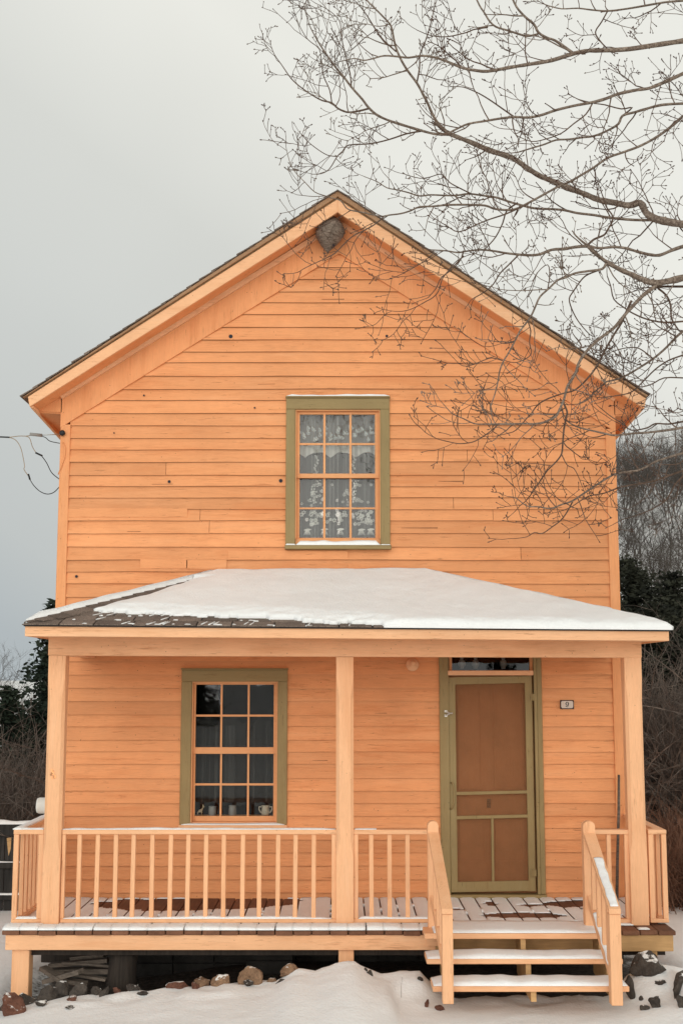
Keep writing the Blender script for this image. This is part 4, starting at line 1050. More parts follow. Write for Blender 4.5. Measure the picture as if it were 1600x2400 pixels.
# snow carried over the hips on to the side slopes
def side_snow(e_, w_, a_, n2, k, t0, t1):
    def f(lift):
        def g(u, v):
            ridge = e_.lerp(a_, lerp(t0, t1, u)); back = w_.lerp(a_, lerp(t0, t1, u)); p = ridge.lerp(back, v * .9)
            hh = lift * min(1, u * 14, (1 - u) * 30) * (1 + .25 * nz3(u * 9, v * 3)); return p + n2 * (hh + .004) + Vector((0, 0, (.034 if lift and v < .06 else .004)))
        return g
    slab(sl, f(.034), f(0), 60, 16)
side_snow(eL, wL, aL, NL, 0, .01, 1.0); side_snow(eR, wR, aR, NR, 1, .16, 1.0)
# drift along the wall at the top, humped over the head of the roof
smooth_ = lambda t: t * t * (3 - 2 * t)
def drift(lift):
    def g(u, v):
        x = lerp(aL.x - .05, aR.x + .02, u); y = lerp(-.42, -.021, v); p = aL.z - (-y) * (aL.z - eL.z) / (-eL.y) 
        return Vector((x, y, p + lift * (.030 + .012 * v + .024 * u * v + .010 * nz3(x * 1.6, v))* smooth_(min(1, u * 4, (1 - u) * 3.5)) + .006))
    return g
slab(sl, drift(1), drift(0), 60, 10)
tag(sl.build('porch_roof_snow', M['snow'], None, True), 'blanket of snow on the porch roof, melted back at the lower left', 'snow', kind='stuff')

# snow on floorboards, board by board with the gaps left open
ds = MB()
def deck_cover(x, y):
    n = nz3(x * 3.1, y * 6, 2) * .6 + nz3(x * 9, y * 14, 4) * .35
    d = .5
    def bump_(cx, cy, rx, ry): return 1.25 * math.exp(-(((x - cx) / rx) ** 2 + ((y - cy) / ry) ** 2))
    d -= bump_(-1.45, -.38, .72, .30) * 1.15 + bump_(-.75, -.22, .40, .20) + bump_(1.50, -.88, .34, .13) * 1.1 + bump_(1.97, -.36, .21, .16) * 1.1 + bump_(2.22, -.26, .17, .11) + bump_(1.62, -.42, .09, .06) + bump_(.95, -.62, .10, .05) + bump_(1.3, -.35, .06, .12)
    d -= bump_(2.45, -1.15, .12, .3) * .8
    return d + n * .34
for i in range(nb):
    a = dx0 + i * bwid + .006; b = a + bwid - .012
    nv = 56
    def f(l): return lambda u, v: (lerp(a, b, u) + (0 if l == 0 or 0 < u < 1 else (.004 if u == 0 else -.004)), lerp(-1.495, -.045, v), DECK_Z + .0035 + (0 if l == 0 else (.006 + .010 * min(1, max(.1, deck_cover(lerp(a, b, u), lerp(-1.495, -.045, v))))) * (1 if 0 < u < 1 else .4)))
    slab(ds, f(1), f(0), 4, nv, lambda u, v: deck_cover(lerp(a, b, u), lerp(-1.495, -.045, v)) > 0 and lerp(-1.495, -.045, v) > (-1.36 if .66 < a < 2.0 else -1.20))
    for j in range(0):
        pass
# bridges of snow filling some of the gaps
rr = random.Random(77)
for i in range(1, nb):
    x = dx0 + i * bwid
    for k in range(3):
        y = rr.uniform(-1.3, -.25); l = rr.uniform(.02, .10)
        if .75 < x < 2.1 and rr.random() < .6: l *= 2
        if deck_cover(x, y) > .2: ds.box(x - .009, x + .009, y - l / 2, y + l / 2, DECK_Z - .012, DECK_Z + .010)
tag(ds.build('porch_floor_snow', M['snow'], None, True), 'thin trampled snow lying on the porch floorboards', 'snow', kind='stuff')
# lip of snow along the front edge of the deck and over the top tread
es = MB()
def edge_strip(x0, x1, y0, y1, z, h, n, seed, ends=True):
    def top(u, v):
        x = lerp(x0, x1, u); q = h * (.75 + .45 * nz3(x * 2.3, seed) + .22 * nz3(x * 9, seed + 3)) * (min(1, u * 18 + .15, (1 - u) * 18 + .15) if ends else 1)
        return (x, lerp(y0, y1, v) , z + max(.004, q) * (math.sin(math.pi * (.12 + .76 * v)) ** .6))
    slab(es, top, lambda u, v: (lerp(x0, x1, u), lerp(y0, y1, v), z), n, 6)
for i in range(nb):
    a, b = dx0 + i * bwid + .0055, dx0 + (i + 1) * bwid - .0055
    if .66 < a < 2.0: continue
    if a > 2.3: continue
    if a < .66: edge_strip(a - .011 if i % 5 else a, b + (.0 if i % 4 != 3 else .0), YD + .004, -1.30, DECK_Z + .003, .036 + .012 * nz3(i * .7, 1), 6, 1, False)
    edge_strip(a, b, -1.30, -1.12, DECK_Z + .003, .016, 5, 1, False)
edge_strip(2.33, 2.42, YD + .03, -1.4, DECK_Z + .003, .02, 5, 3)
a, b, yf, yb_, z0, z1 = tread[0]; edge_strip(a + .07, b - .05, yf + .008, -1.34, z1 + .002, .026, 60, 31)
for k, (i, h) in enumerate(((1, .036), (2, .042))):
    a, b, yf, yb_, z0, z1 = tread[i]; edge_strip(a + .005, b - .01, yf + .006, yb_ - .005, z1 + .001, h, 60, 40 + i)
tag(es.build('step_snow', M['snow'], None, True), 'rounded snow on the step treads and along the deck edge', 'snow', kind='stuff')
# snow on rails, casing heads and sills
es = MB()
W_ = lambda px: PX(px, 1945, RY)
edge_strip(W_(145), W_(786), RY + .003, RY + .078, zr_t + .001, .013, 90, 7)
edge_strip(W_(830), W_(882), RY + .003, RY + .078, zr_t + .001, .010, 12, 8)
edge_strip(W_(36), W_(103), RY + .004, RY + .08, zr_t + .001, .016, 12, 9)
def rail_snow_y(x0, x1, y0, y1, z, h, seed):
    slab(es, lambda u, v: (lerp(x0, x1, v), lerp(y0, y1, u), z + h * (.8 + .4 * nz3(u * 6, seed)) * math.sin(math.pi * (.12 + .76 * v)) ** .5), lambda u, v: (lerp(x0, x1, v), lerp(y0, y1, u), z), 30, 4)
rail_snow_y(W_(29.5) + .004, W_(29.5) + .080, RY + .0, -.05, zr_t + .001, .016, 3)
edge_strip(W_(152.5), W_(776.5), RY + .002, RY + .06, zb_t + .001, .020, 110, 12)
edge_strip(W_(839.5), W_(1003), RY + .002, RY + .06, zb_t + .001, .018, 40, 13)
edge_strip(W_(42), W_(95), RY + .002, RY + .06, zb_t + .001, .020, 14, 14)
edge_strip(UW[0] + .006, UW[1] - .002, -.058, -.022, UW[3] + .017, .024, 40, 15)
edge_strip(UW[0] + .1, UW[1] - .095, -.08, .044, PZ(1277.5, -.08) + .001, .058, 40, 16)
edge_strip(UW[0] + .004, UW[0] + .095, -.082, -.042, PZ(1277.5, -.08) + .001, .018, 10, 17); edge_strip(UW[1] - .09, UW[1] - .0, -.082, -.042, PZ(1277.5, -.08) + .001, .012, 10, 18)
edge_strip(LW[0] + .02, LW[1] - .02, -.072, .04, PZ(1934, -.07) + .001, .016, 30, 19)
# right handrail and the sloping rail below it
(u0, u1, yu, zu), (l0, l1, yl, zl), (xr0, xr1, za), (xq0, xq1, zb2) = HRAIL
def slope_snow(xa0, xa1, ya, z_a, xb0, xb1, yb, z_b, t0, t1, h, seed):
    def g(k):
        def f(u, v):
            t = lerp(t0, t1, u); a = lerp(xa0, xb0, t); b = lerp(xa1, xb1, t); z = lerp(z_a, z_b, t)
            wv = .006 * nz3(u * 7, v * 3, seed); return (lerp(a + .012, b - .012, v) + (wv if 0 < u < 1 else 0), lerp(ya, yb, t), z + (.002 if k == 0 else h * (.7 + .3 * nz3(u * 9, v * 4, seed)) * (math.sin(math.pi * (.1 + .8 * v)) ** .5)))
        return f
    slab(es, g(1), g(0), 40, 6)
slope_snow(u0, u1, yu, zu + .0015, l0, l1, yl, zl + .0025, .36, .97, .016, 5)
slope_snow(xr0 - .012, xr1 + .012, YN, za, xq0 - .012, xq1 + .012, YL + .0885, zb2, .25, .97, .02, 6)
tag(es.build('rail_snow', M['snow'], None, True), 'thin lines of snow along railings, window heads and sills', 'snow', kind='stuff')
# ------------------------------------------------------------------ ground, hill
def smooth01(t): t = max(0.0, min(1.0, t)); return t * t * (3 - 2 * t)
def gauss(x, y, cx, cy, rx, ry): return math.exp(-((x - cx) / rx) ** 2 - ((y - cy) / ry) ** 2)
CREST = [(PX(px, py, -1.64), PZ(py, -1.64), w_) for px, py, w_ in ((-200, 2350, 0), (0, 2348, .6), (120, 2340, 1), (200, 2334, 1), (300, 2325, 1), (400, 2316, 1), (450, 2309, 1), (520, 2307, 1), (600, 2305, 1), (650, 2296, 1), (690, 2270, 1), (740, 2274, 1), (790, 2258, 1), (830, 2254, 1), (870, 2276, 1), (900, 2286, 1), (950, 2273, 1), (985, 2271, 1), (1015, 2300, .8), (1065, 2330, .1), (1410, 2330, .1), (1465, 2285, .9), (1530, 2258, 1), (1590, 2268, 1), (1680, 2290, .6), (1800, 2330, 0))]
def crest(x):
    if x <= CREST[0][0]: return CREST[0][1:]
    for (a, b, c), (d, e, f) in zip(CREST, CREST[1:]):
        if x <= d: t = (x - a) / (d - a); return lerp(b, e, t), lerp(c, f, t)
    return CREST[-1][1:]
def ground_z(x, y):
    z = 0.012 * nz3(x * 1.3, y * 1.3, 1) + .010 * nz3(x * .5, y * .5, 7)
    near = math.exp(-max(0, abs(x) - 2.6) ** 2 / .6) 
    # falls away to the left and under / behind the house
    z -= .16 * smooth01((-x - .4) / 1.8) * smooth01((y + 3.2) / 1.2)
    z -= .12 * smooth01((y + 1.75) / .35) * smooth01((2.9 - abs(x)) / .3)
    # bank pushed up against the deck edge: steep on the porch side, running out gently towards the road
    t_, w_ = crest(x); dy = y + 1.64
    k = math.exp(-(dy / (.17 if dy > 0 else 1.15 if abs(x - 1.4) > 1.05 else .3)) ** 2) * w_; z = lerp(z, max(z, t_), k)
    z += .10 * gauss(x, y, 2.7, -2.25, .45, .3)
    cr = smooth01((y + 2.15) / .35) * smooth01((-1.5 - y) / .1 + .5)
    z += cr * (.030 * nz3(x * 4.2, y * 5, 3) + .016 * nz3(x * 11, y * 11, 6)) * smooth01((3.4 - abs(x)) / .5)
    z += .006 * nz3(x * 9, y * 9, 5)
    if y > 1: z += (-.28 * smooth01((y - 1) / 6)) * smooth01((1.5 - x) / 5) + .1 * smooth01((y - 2) / 10) * smooth01((x - 1) / 3)
    # valley floor then wooded hillside behind, higher to the right
    if y > 24:
        up = smooth01((y - 24) / 95); z += up * (1.0 + 19.5 * smooth01((x + 10) / 40)) + nz3(x * .02, y * .02) * 1.5 * up
    return z
def axis(lo, hi, step, far):
    a = [lo]
    while a[-1] < hi: a.append(a[-1] + step)
    s = step
    while a[-1] < far: s *= 1.22; a.append(a[-1] + s)
    s = step; b = []
    p = lo
    while p > -far: s *= 1.22; p -= s; b.append(p)
    return b[::-1] + a
gx_, gy_ = axis(-3.4, 3.4, .05, 700), axis(-3.6, 1.2, .05, 900)
g = MB(); ny = len(gy_)
for x in gx_:
    for y in gy_: g.v.append((x, y, ground_z(x, y)))
for i in range(len(gx_) - 1):
    for j in range(ny - 1):
        a = i * ny + j; g.face((a, a + ny, a + ny + 1, a + 1))
def ground_mat():
    t = NT('snowy_ground'); p = t.pos(); sp = t.n('ShaderNodeSeparateXYZ'); t.l(p, sp.inputs[0])
    n1 = t.noise(p, 40, 3); n2 = t.noise(p, 2.5, 5); n3 = t.noise(p, 7, 5, .7)
    snow = t.mix(t.mr(n2, .3, .7), (.86, .86, .85), (.91, .91, .90))
    # bare earth that the deck keeps dry
    wob = t.ma('MULTIPLY', t.ma('SUBTRACT', t.ma('ADD', t.ma('MULTIPLY', n3, .6), t.ma('MULTIPLY', t.noise(p, 19, 4, .7), .4)), .5), 1.15)
    m = t.ma('MULTIPLY', t.mr(t.ma('ADD', sp.outputs[1], wob), -1.52, -1.40), t.mr(t.ma('ADD', t.ma('ABSOLUTE', sp.outputs[0]), wob), 2.75, 2.55))
    m = t.ma('MULTIPLY', m, t.mr(sp.outputs[1], .5, .3))
    dirt = t.mix(t.mr(t.noise(p, 22, 5, .7), .35, .65), (.03, .023, .018), (.13, .10, .08))
    c = t.mix(m, snow, dirt); t.col(c); t.rough(.7)
    t.bump(t.ma('ADD', t.ma('MULTIPLY', n1, .5), t.ma('MULTIPLY', n2, 2)), .5, .02); return t.m
go = g.build('ground', ground_mat(), None, True)
tag(go, 'snow-covered ground in front of and around the house', 'ground', kind='structure')

# ------------------------------------------------------------------ rocks, logs and scrap by the porch
def rock(px, py, w, h, kind, label, Y=-1.62, dz=0.0, group='rocks along the porch front'):
    x, z = P(px, py, Y); k = w / F_PX * (CAM_D + Y) / 2; kh = h / F_PX * (CAM_D + Y) / 2
    b = bmesh.new(); bmesh.ops.create_icosphere(b, subdivisions=3, radius=1); s = random.random() * 90
    planes = [(Vector((rnd(-1, 1), rnd(-1, 1), rnd(-.4, 1))).normalized(), rnd(.42, .80)) for _ in range(13)]
    for v in b.verts:
        c = v.co.copy()
        for n, d in planes:
            q = c.dot(n)
            if q > d: c -= n * (q - d) * .92
        c *= 1 + .26 * nz3(c.x * 1.7 + s, c.y * 1.7, c.z * 1.7) + .07 * nz3(c.x * 6 + s, c.y * 6, c.z * 6)
        v.co = Vector((c.x * k * 1.22, c.y * k * .95, c.z * kh * 1.4))
    me = bpy.data.meshes.new('rock'); b.to_mesh(me); b.free(); me.materials.append(M[kind])
    o = bpy.data.objects.new('rock', me); C.objects.link(o); o.location = (x, Y, min(z, ground_z(x, Y) + kh * .85) + dz); o.rotation_euler = (0, rnd(-.3, .3), rnd(-.4, .4))
    return tag(o, label, 'rock', group)
rr0 = random.Random(12)
RK = [
 (33, 2362, 68, 52, 'rock_red', 'large reddish rock at the bottom left corner of the snow', -1.85),
 (55, 2326, 58, 24, 'rock_grey', 'low dark rock just behind the large reddish corner rock', -1.66),
 (12, 2340, 26, 18, 'rock_grey', 'small dark rock left of the left deck support', -1.75),
 (116, 2322, 46, 34, 'rock_grey', 'brown-grey rock right of the left deck support', -1.60),
 (150, 2314, 44, 36, 'rock_grey', 'upright grey rock in front of the scrap wood heap', -1.58),
 (190, 2312, 46, 40, 'rock_grey', 'dark angular rock between the scrap wood and the log', -1.56),
 (225, 2318, 24, 18, 'rock_grey', 'small dark rock left of the foot of the log', -1.60),
 (246, 2328, 18, 26, 'rock_grey', 'narrow dark stone before the foot of the log', -1.68),
 (99, 2344, 26, 14, 'rock_grey', 'flat dark stone in the snow right of the reddish corner rock', -1.80),
 (170, 2334, 24, 12, 'rock_red', 'flat brown stone in the snow below the angular rock', -1.78),
 (165, 2351, 24, 7, 'rock_grey', 'thin dark stone nearly buried in the snow at lower left', -1.95),
 (274, 2322, 24, 15, 'rock_red', 'small brown stone just right of the log foot', -1.66),
 (311, 2316, 32, 16, 'rock_grey', 'dull brown stone at the bank edge right of the log', -1.64),
 (338, 2328, 30, 9, 'rock_grey', 'flat dark stone poking from the bank right of the log', -1.74),
 (415, 2312, 50, 24, 'rock_red', 'broad reddish rock in the middle of the bank', -1.64),
 (457, 2312, 16, 18, 'rock_red', 'tiny reddish stone beside the broad reddish rock', -1.66),
 (474, 2300, 38, 22, 'rock_tan', 'tan rock right of the broad reddish rock', -1.60),
 (518, 2298, 40, 34, 'rock_tan', 'pointed tan rock with a sloping face on the bank', -1.62),
 (588, 2288, 56, 40, 'rock_tan', 'biggest tan rock on the bank left of the middle support', -1.62),
 (582, 2303, 34, 14, 'rock_grey', 'dark rock tucked under the biggest tan rock', -1.68),
 (637, 2296, 20, 10, 'rock_tan', 'little brown stone right of the biggest tan rock', -1.66),
 (682, 2272, 46, 22, 'rock_tan', 'flat tan rock at the crest of the snow bank', -1.66),
 (657, 2303, 22, 14, 'rock_grey', 'small black stone below the crest of the bank', -1.74),
 (868, 2283, 14, 22, 'rock_grey', 'small dark stone poking from snow right of the middle support', -1.78),
 (855, 2274, 12, 10, 'rock_grey', 'pebble-sized dark stone just right of the middle support', -1.74),
 (984, 2283, 16, 9, 'rock_grey', 'small flat dark stone in the snow left of the steps', -1.80),
 (999, 2315, 12, 18, 'rock_red', 'small brown stone sticking up left of the bottom step', -2.10),
 (1029, 2318, 24, 10, 'rock_red', 'flat brown stone under the left end of the bottom step', -2.12),
 (1512, 2240, 70, 44, 'rock_grey', 'large dark rock capped with snow right of the steps', -1.72),
 (1475, 2281, 24, 42, 'rock_grey', 'tall dark rock beside the right foot of the steps', -1.95),
 (1533, 2331, 28, 26, 'rock_grey', 'rough dark rock on the right mound of snow', -2.20),
 (1508, 2339, 20, 14, 'rock_grey', 'small dark rock left of the rough one on the mound', -2.22),
 (1500, 2303, 10, 10, 'rock_grey', 'tiny dark stone high on the right mound', -2.02),
 (1592, 2302, 40, 50, 'rock_grey', 'dark rock cut by the right edge of the picture', -2.10),
 (1596, 2350, 24, 24, 'rock_grey', 'lower dark rock at the right edge of the picture', -2.30),
 (1480, 2386, 22, 18, 'rock_red', 'small brown stone alone in the snow at bottom right', -2.75),
 (1545, 2270, 22, 12, 'rock_grey', 'thin dark stone on the ridge of the right mound', -1.90),
]
for px, py, w_, h_, k_, l_, Y_ in RK: rock(px, py, w_, h_, k_, l_, Y_)

for k in range(34):
    px = rr0.uniform(60, 420) if k < 24 else rr0.uniform(420, 980); Y = rr0.uniform(-1.55, -.95); sz = rr0.uniform(12, 34)
    gx_0 = PX(px, 2310, Y); gz0 = ground_z(gx_0, Y)
    rock(px, 2200, sz, sz * rr0.uniform(.4, .75), rr0.choice(('rock_grey', 'rock_grey', 'rock_red', 'rock_tan')), 'small loose stone in the shadowed rubble under the porch deck', Y, 0, 'rubble under the deck')
lg = MB(); a, b = PV(283, 2320, -1.22), PV(292, 2222, -1.22)
lg.tube([a - Vector((0, 0, .1)), a.lerp(b, .3), a.lerp(b, .6), b], [.125, .118, .112, .112], 14)
tag(lg.build('log_post', M['log'], None, True, a), 'thick dark log standing upright under the deck at left', 'log')
SC_ = [((106, 2300), (190, 2276), -1.3, .035, 'split grey board propped across the front of the heap'), ((100, 2268), (150, 2300), -1.28, .03, 'stub of dark plank leaning out at the left of the heap'), ((170, 2246), (248, 2238), -.85, .03, 'dark plank at the top right of the heap'),
       ((118, 2262), (255, 2250), -1.0, .03, 'old grey plank on top of the scrap wood heap'), ((146, 2258), (262, 2266), -1.1, .022, 'thin round pole in the scrap wood heap'),
       ((110, 2276), (262, 2274), -.95, .04, 'thick dark board low in the scrap wood heap'), ((125, 2290), (200, 2306), -1.25, .03, 'short dark board slanting out of the heap'),
       ((150, 2280), (250, 2296), -1.15, .02, 'pale snowy lath at the front of the heap'), ((108, 2240), (230, 2244), -.7, .07, 'heavy dark beam at the back of the heap')]
for (a, b, Y, r, l) in SC_:
    mb = MB(); p, q = PV(*a, Y), PV(*b, Y - .1)
    if 'round' in l: mb.tube([p, p.lerp(q, .5) + Vector((0, 0, .006)), q], [r * .6, r * .55, r * .5], 8)
    else: mb.beam(p, q, r * 2.6, r, tone=.2)
    tag(mb.build('scrap_board', M['scrap'] if r < .06 else M['log'], None, False, p), l, 'scrap wood', 'scrap wood under the porch')
pb = MB(); x, z = P(630, 2265, -.45)
for i in range(3): pb.box(x - .2 + .004 * i, x + .2, -.45, -.25, z - .25 + i * .15, z - .107 + i * .15)
tag(pb.build('block_pier', M['foundation'], None, False, (x, -.35, z - .25)), 'dim concrete block pier in the dark under the deck', 'pier')
sb_ = MB(); p = PV(940, 2338, -2.45); sb_.tube([p, p + Vector((.0, .0, .07)), p + Vector((.006, 0, .14))], [.0022, .0018, .001], 4)
tag(sb_.build('dry_stalk', M['twig'], None, False, p), 'single thin dry stalk poking out of the front snow', 'stalk')

# ------------------------------------------------------------------ old dark fence behind at left
fy = 3.2
fx0, fx1 = -7.2, PX(128, 2000, fy)
fzt, fzb = PZ(1930, fy), PZ(2165, fy)
fence = thing('board_fence', 'dark weathered board fence with snowy rails behind the left railing', 'fence', ((fx0 + fx1) / 2, fy, fzb))
fb = MB(); x = fx0; rr = random.Random(9)
while x < fx1: wd = rr.uniform(.12, .19); fb.box(x, min(x + wd - .008, fx1), fy, fy + .022, fzb - .1, fzt - .05 + rr.uniform(-.012, .012), rr.uniform(-.4, .5)); x += wd
fb.build('boards', M['fence'], fence)
for py0, py1 in ((1931, 1958), (2020, 2034), (2096, 2108)):
    m1 = MB(); m1.box(fx0, fx1, fy - .055, fy - .001, PZ(py1, fy), PZ(py0, fy)); m1.build('rail', M['fence'], fence, bevel=.004)
m1 = MB(); x, z = P(20, 1985, fy - .001); m1.prism_y([(x - .02, z + .10), (x + .035, z + .11), (x + .03, z - .02), (x + .008, z - .10), (x - .004, z - .02)], fy - .004, fy - .0005); m1.build('bare_patch', M['bare'], fence)
fs_ = MB()
for py, h in ((1931, .055), (2020, .012), (2096, .03)):
    z = PZ(py, fy) + .001
    slab(fs_, lambda u, v: (lerp(fx0, fx1, u), lerp(fy - .06, fy + (.03 if h > .05 else -.002), v), z + h * (.7 + .35 * nz3(u * 22, h * 90)) * math.sin(math.pi * (.1 + .8 * v)) ** .5), lambda u, v: (lerp(fx0, fx1, u), lerp(fy - .06, fy + (.03 if h > .05 else -.002), v), z), 80, 4)
fs_.build('snow_cap', M['snow'], fence, True)

# ------------------------------------------------------------------ background vegetation
def bare_tree_mesh(seed, H, spread, depth=4, r0=.09, lean=0.0, dens=1.0, sides=4):
    rr = random.Random(seed); mb = MB(); tw = MB()
    def br(p, d, L, r, lev):
        n = 4 if lev > 1 else 6; pts = [p]; q = p.copy(); dd = d.copy()
        for i in range(n):
            dd = (dd + Vector((rr.gauss(0, .13), rr.gauss(0, .13), rr.gauss(.05, .08)))).normalized(); q = q + dd * (L / n); pts.append(q.copy())
        (mb if lev == 0 else tw).tube(pts, [lerp(r, r * .35, i / n) for i in range(n + 1)], sides if lev < 2 else 3, cap=False)
        if lev >= depth: return
        k = int((5.5 if lev == 0 else 3.4) * dens + rr.random())
        for j in range(k):
            t = rr.uniform(.28 if lev == 0 else .2, 1.0); i = min(n - 1, int(t * n)); pp = pts[i].lerp(pts[i + 1], t * n - i)
            az = rr.uniform(0, 6.28); up = d.normalized(); o = up.orthogonal().normalized(); o = (Matrix.Rotation(az, 3, up) @ o)
            nd = (up * rr.uniform(.5, 1.0) + o * spread * rr.uniform(.6, 1.1)).normalized()
            br(pp, nd, L * rr.uniform(.42, .62), max(r * .5, .004), lev + 1)
    br(Vector((0, 0, -.1)), Vector((lean, 0, 1)).normalized(), H, r0, 0)
    return mb, tw
BARE = []
for i, (sd_, H, sp_, dens) in enumerate(((1, 7.5, .75, 1.25), (2, 8.5, .6, 1.2), (5, 6.5, .9, 1.3))):
    mb, tw = bare_tree_mesh(sd_, H, sp_, 4, .085, rnd(-.08, .08), dens)
    o = thing('bare_tree', '', 'tree', (0, 0, 0), 'bare trees on the hillside')
    mb.build('trunk', M['farbark'], o); tw.build('crown', M['farbark'], o); BARE.append(o)

def conifer(seed, H, Rb, m, tip=.05, pw=.8):
    rr = random.Random(seed); tr = MB(); cr = MB()
    tr.tube([(0, 0, -.2), (.03, 0, H * .5), (0, 0, H)], [.11, .07, .015], 6)
    z = H * .04
    while z < H:
        t = z / H; Rr = Rb * (1 - t) ** pw * rr.uniform(.6, 1.15) + tip; k = int(9 + 9 * (1 - t))
        for b in range(k):
            az = rr.uniform(0, 6.28); L = Rr * rr.uniform(.55, 1.1); n = max(3, int(L / .11)); d = Vector((math.cos(az), math.sin(az), 0))
            for i in range(n):
                s = (i + .6) / n; p = Vector((0, 0, z)) + d * L * s + Vector((0, 0, (.22 - .30 * s) * L * .6 + rr.gauss(0, .02)))
                wd = .15 * (1 - .3 * s)
                for q in range(6):
                    a = rr.uniform(0, 6.28); e = Vector((math.cos(a), math.sin(a), rr.uniform(-.25, .65))).normalized() * wd * rr.uniform(.5, 1.1)
                    f = e.cross(Vector((rr.gauss(0, 1), rr.gauss(0, 1), rr.gauss(0, 1)))).normalized() * .022
                    o = p + Vector((rr.gauss(0, .05), rr.gauss(0, .05), rr.gauss(0, .05))); cr.poly([o - f, o + e * .55 - f * 1.1, o + e, o + e * .55 + f * 1.1, o + f])
        z += .13
    return tr, cr
def plant_conifer(name, x, y, z, H, Rb, m, label, seed):
    o = thing(name, label, 'tree', (x, y, z)); tr, cr = conifer(seed, H, Rb, m, .05 if name == 'spruce_tree' else .14, .8 if name == 'spruce_tree' else .5)
    for mb, nm, mt in ((tr, 'trunk', M['farbark']), (cr, 'crown', m)):
        mb.v = [(a + x, b + y, c + z) for a, b, c in mb.v]; mb.build(nm, mt, o)
    return o
def at_px(px, y): return PX(px, 1700, y)
Y1 = 11.0
def base_h(px, pt, Y): x = at_px(px, Y); g_ = ground_z(x, Y); return x, g_, PZ(pt, Y) - g_
x, g_, h = base_h(118, 1418, Y1); plant_conifer('spruce_tree', x, Y1, g_, h, 1.55, M['needle'], 'dark spruce half hidden behind the left end of the porch roof', 3)
x, g_, h = base_h(22, 1610, 9.5); plant_conifer('spruce_tree', x, 9.5, g_, h, .9, M['needle'], 'smaller dark spruce near the left edge of the picture', 4)
x, g_, h = base_h(1485, 1316, 15.0); plant_conifer('cedar_tree', x, 15.0, g_, h, 2.3, M['needle_b'], 'broad dark evergreen behind the right end of the porch roof', 6)
x, g_, h = base_h(1432, 1400, 13.2); plant_conifer('cedar_tree', x, 13.2, g_, h, 1.5, M['needle_b'], 'dark evergreen tight against the right corner of the house', 12)
x, g_, h = base_h(1590, 1350, 14.0); plant_conifer('cedar_tree', x, 14.0, g_, h, 2.2, M['needle_b'], 'dark evergreen at the right edge beyond the right porch post', 7)
x, g_, h = base_h(1540, 1420, 12.5); plant_conifer('cedar_tree', x, 12.5, g_, h, 1.7, M['needle_b'], 'lower dark evergreen between the two taller ones at right', 8)

# individual bare trees climbing the hill on the right and lining the left horizon
rr = random.Random(15); cnt = 0
def place_bare(x, y, sc, label, group):
    global cnt
    src = BARE[cnt % 3]; rz = rr.uniform(0, 6.28)
    if cnt < 3: o = src; o.location = (x, y, ground_z(x, y) - .1); o.rotation_euler = (0, 0, rz); o.scale = (sc,) * 3; o['label'] = label; o['group'] = group
    else: o = dup(src, (x, y, ground_z(x, y) - .1), rz, sc, label, group)
    cnt += 1
for i in range(165):
    Y = rr.uniform(88, 122); px = rr.uniform(1400, 1700) if i % 6 else rr.uniform(1700, 1900); place_bare(at_px(px, Y), Y, rr.uniform(.36, .56), 'bare grey tree in the wood along the crest of the snowy hill at right', 'bare trees on the crest')
for i in range(84):
    Y = rr.uniform(48, 90); px = rr.uniform(1400, 1700); place_bare(at_px(px, Y), Y, rr.uniform(.32, .62), 'thin bare tree standing on the open snowy slope of the hill at right', 'bare trees on the slope')
for i in range(26):
    Y = rr.uniform(20, 42); px = rr.uniform(-170, 135); place_bare(at_px(px, Y), Y, rr.uniform(.17, .32), 'bare brown tree on the low skyline at left behind the fence', 'bare trees at left')

def shrub_mesh(seed, H, W, n, r=.012, arch=.5, lev=2):
    rr2 = random.Random(seed); mb = MB()
    def st_(p, d, L, r_, k):
        nn = 5; pts = [p]; q = p.copy(); dd = d.copy()
        for i in range(nn):
            dd = (dd + Vector((rr2.gauss(0, .16), rr2.gauss(0, .16), rr2.gauss(-arch * .10, .08)))).normalized(); q = q + dd * L / nn; pts.append(q.copy())
        mb.tube(pts, [lerp(r_, r_ * .4, i / nn) for i in range(nn + 1)], 3, cap=False)
        if k >= lev: return
        for j in range(4):
            i = rr2.randint(1, nn - 1); o = Vector((rr2.gauss(0, 1), rr2.gauss(0, 1), rr2.gauss(.3, .6))).normalized(); st_(pts[i], (dd + o).normalized(), L * rr2.uniform(.3, .55), r_ * .55, k + 1)
    for i in range(n):
        a = rr2.uniform(0, 6.28); s = rr2.uniform(0, 1) ** .5 * W * .35
        st_(Vector((math.cos(a) * s, math.sin(a) * s, -.05)), Vector((math.cos(a) * .55, math.sin(a) * .55, rr2.uniform(.6, 1.3))).normalized(), H * rr2.uniform(.6, 1.15), r, 0)
    return mb
SH = [shrub_mesh(3, 2.1, 1.6, 26, .010), shrub_mesh(4, 1.8, 1.8, 30, .009), shrub_mesh(9, 2.5, 1.7, 24, .012)]
SHO = [tag(mb.build('bare_shrub', M['brush'], None), '', 'shrub', 'bare shrubs') for mb in SH]
RSO = tag(shrub_mesh(14, .95, 1.0, 60, .006, .1, 1).build('russet_shrub', M['reedbrush'], None), '', 'shrub', 'russet shrubs')
sc_n = {}
def place_shrub(src, x, y, sc, label, group):
    z = ground_z(x, y); k = src.name
    if k not in sc_n: o = src; sc_n[k] = 1
    else: o = src.copy(); C.objects.link(o)
    o.location = (x, y, z); o.rotation_euler = (0, 0, rr.uniform(0, 6.28)); o.scale = (sc, sc, sc * rr.uniform(.85, 1.15)); o['label'] = label; o['group'] = group
for i in range(26):
    Y = rr.uniform(4.6, 9.0); px = rr.uniform(-90, 130); place_shrub(SHO[i % 3], at_px(px, Y), Y, rr.uniform(.75, 1.1), 'tangled bare brown shrub behind the dark fence at left', 'bare shrubs behind the fence')
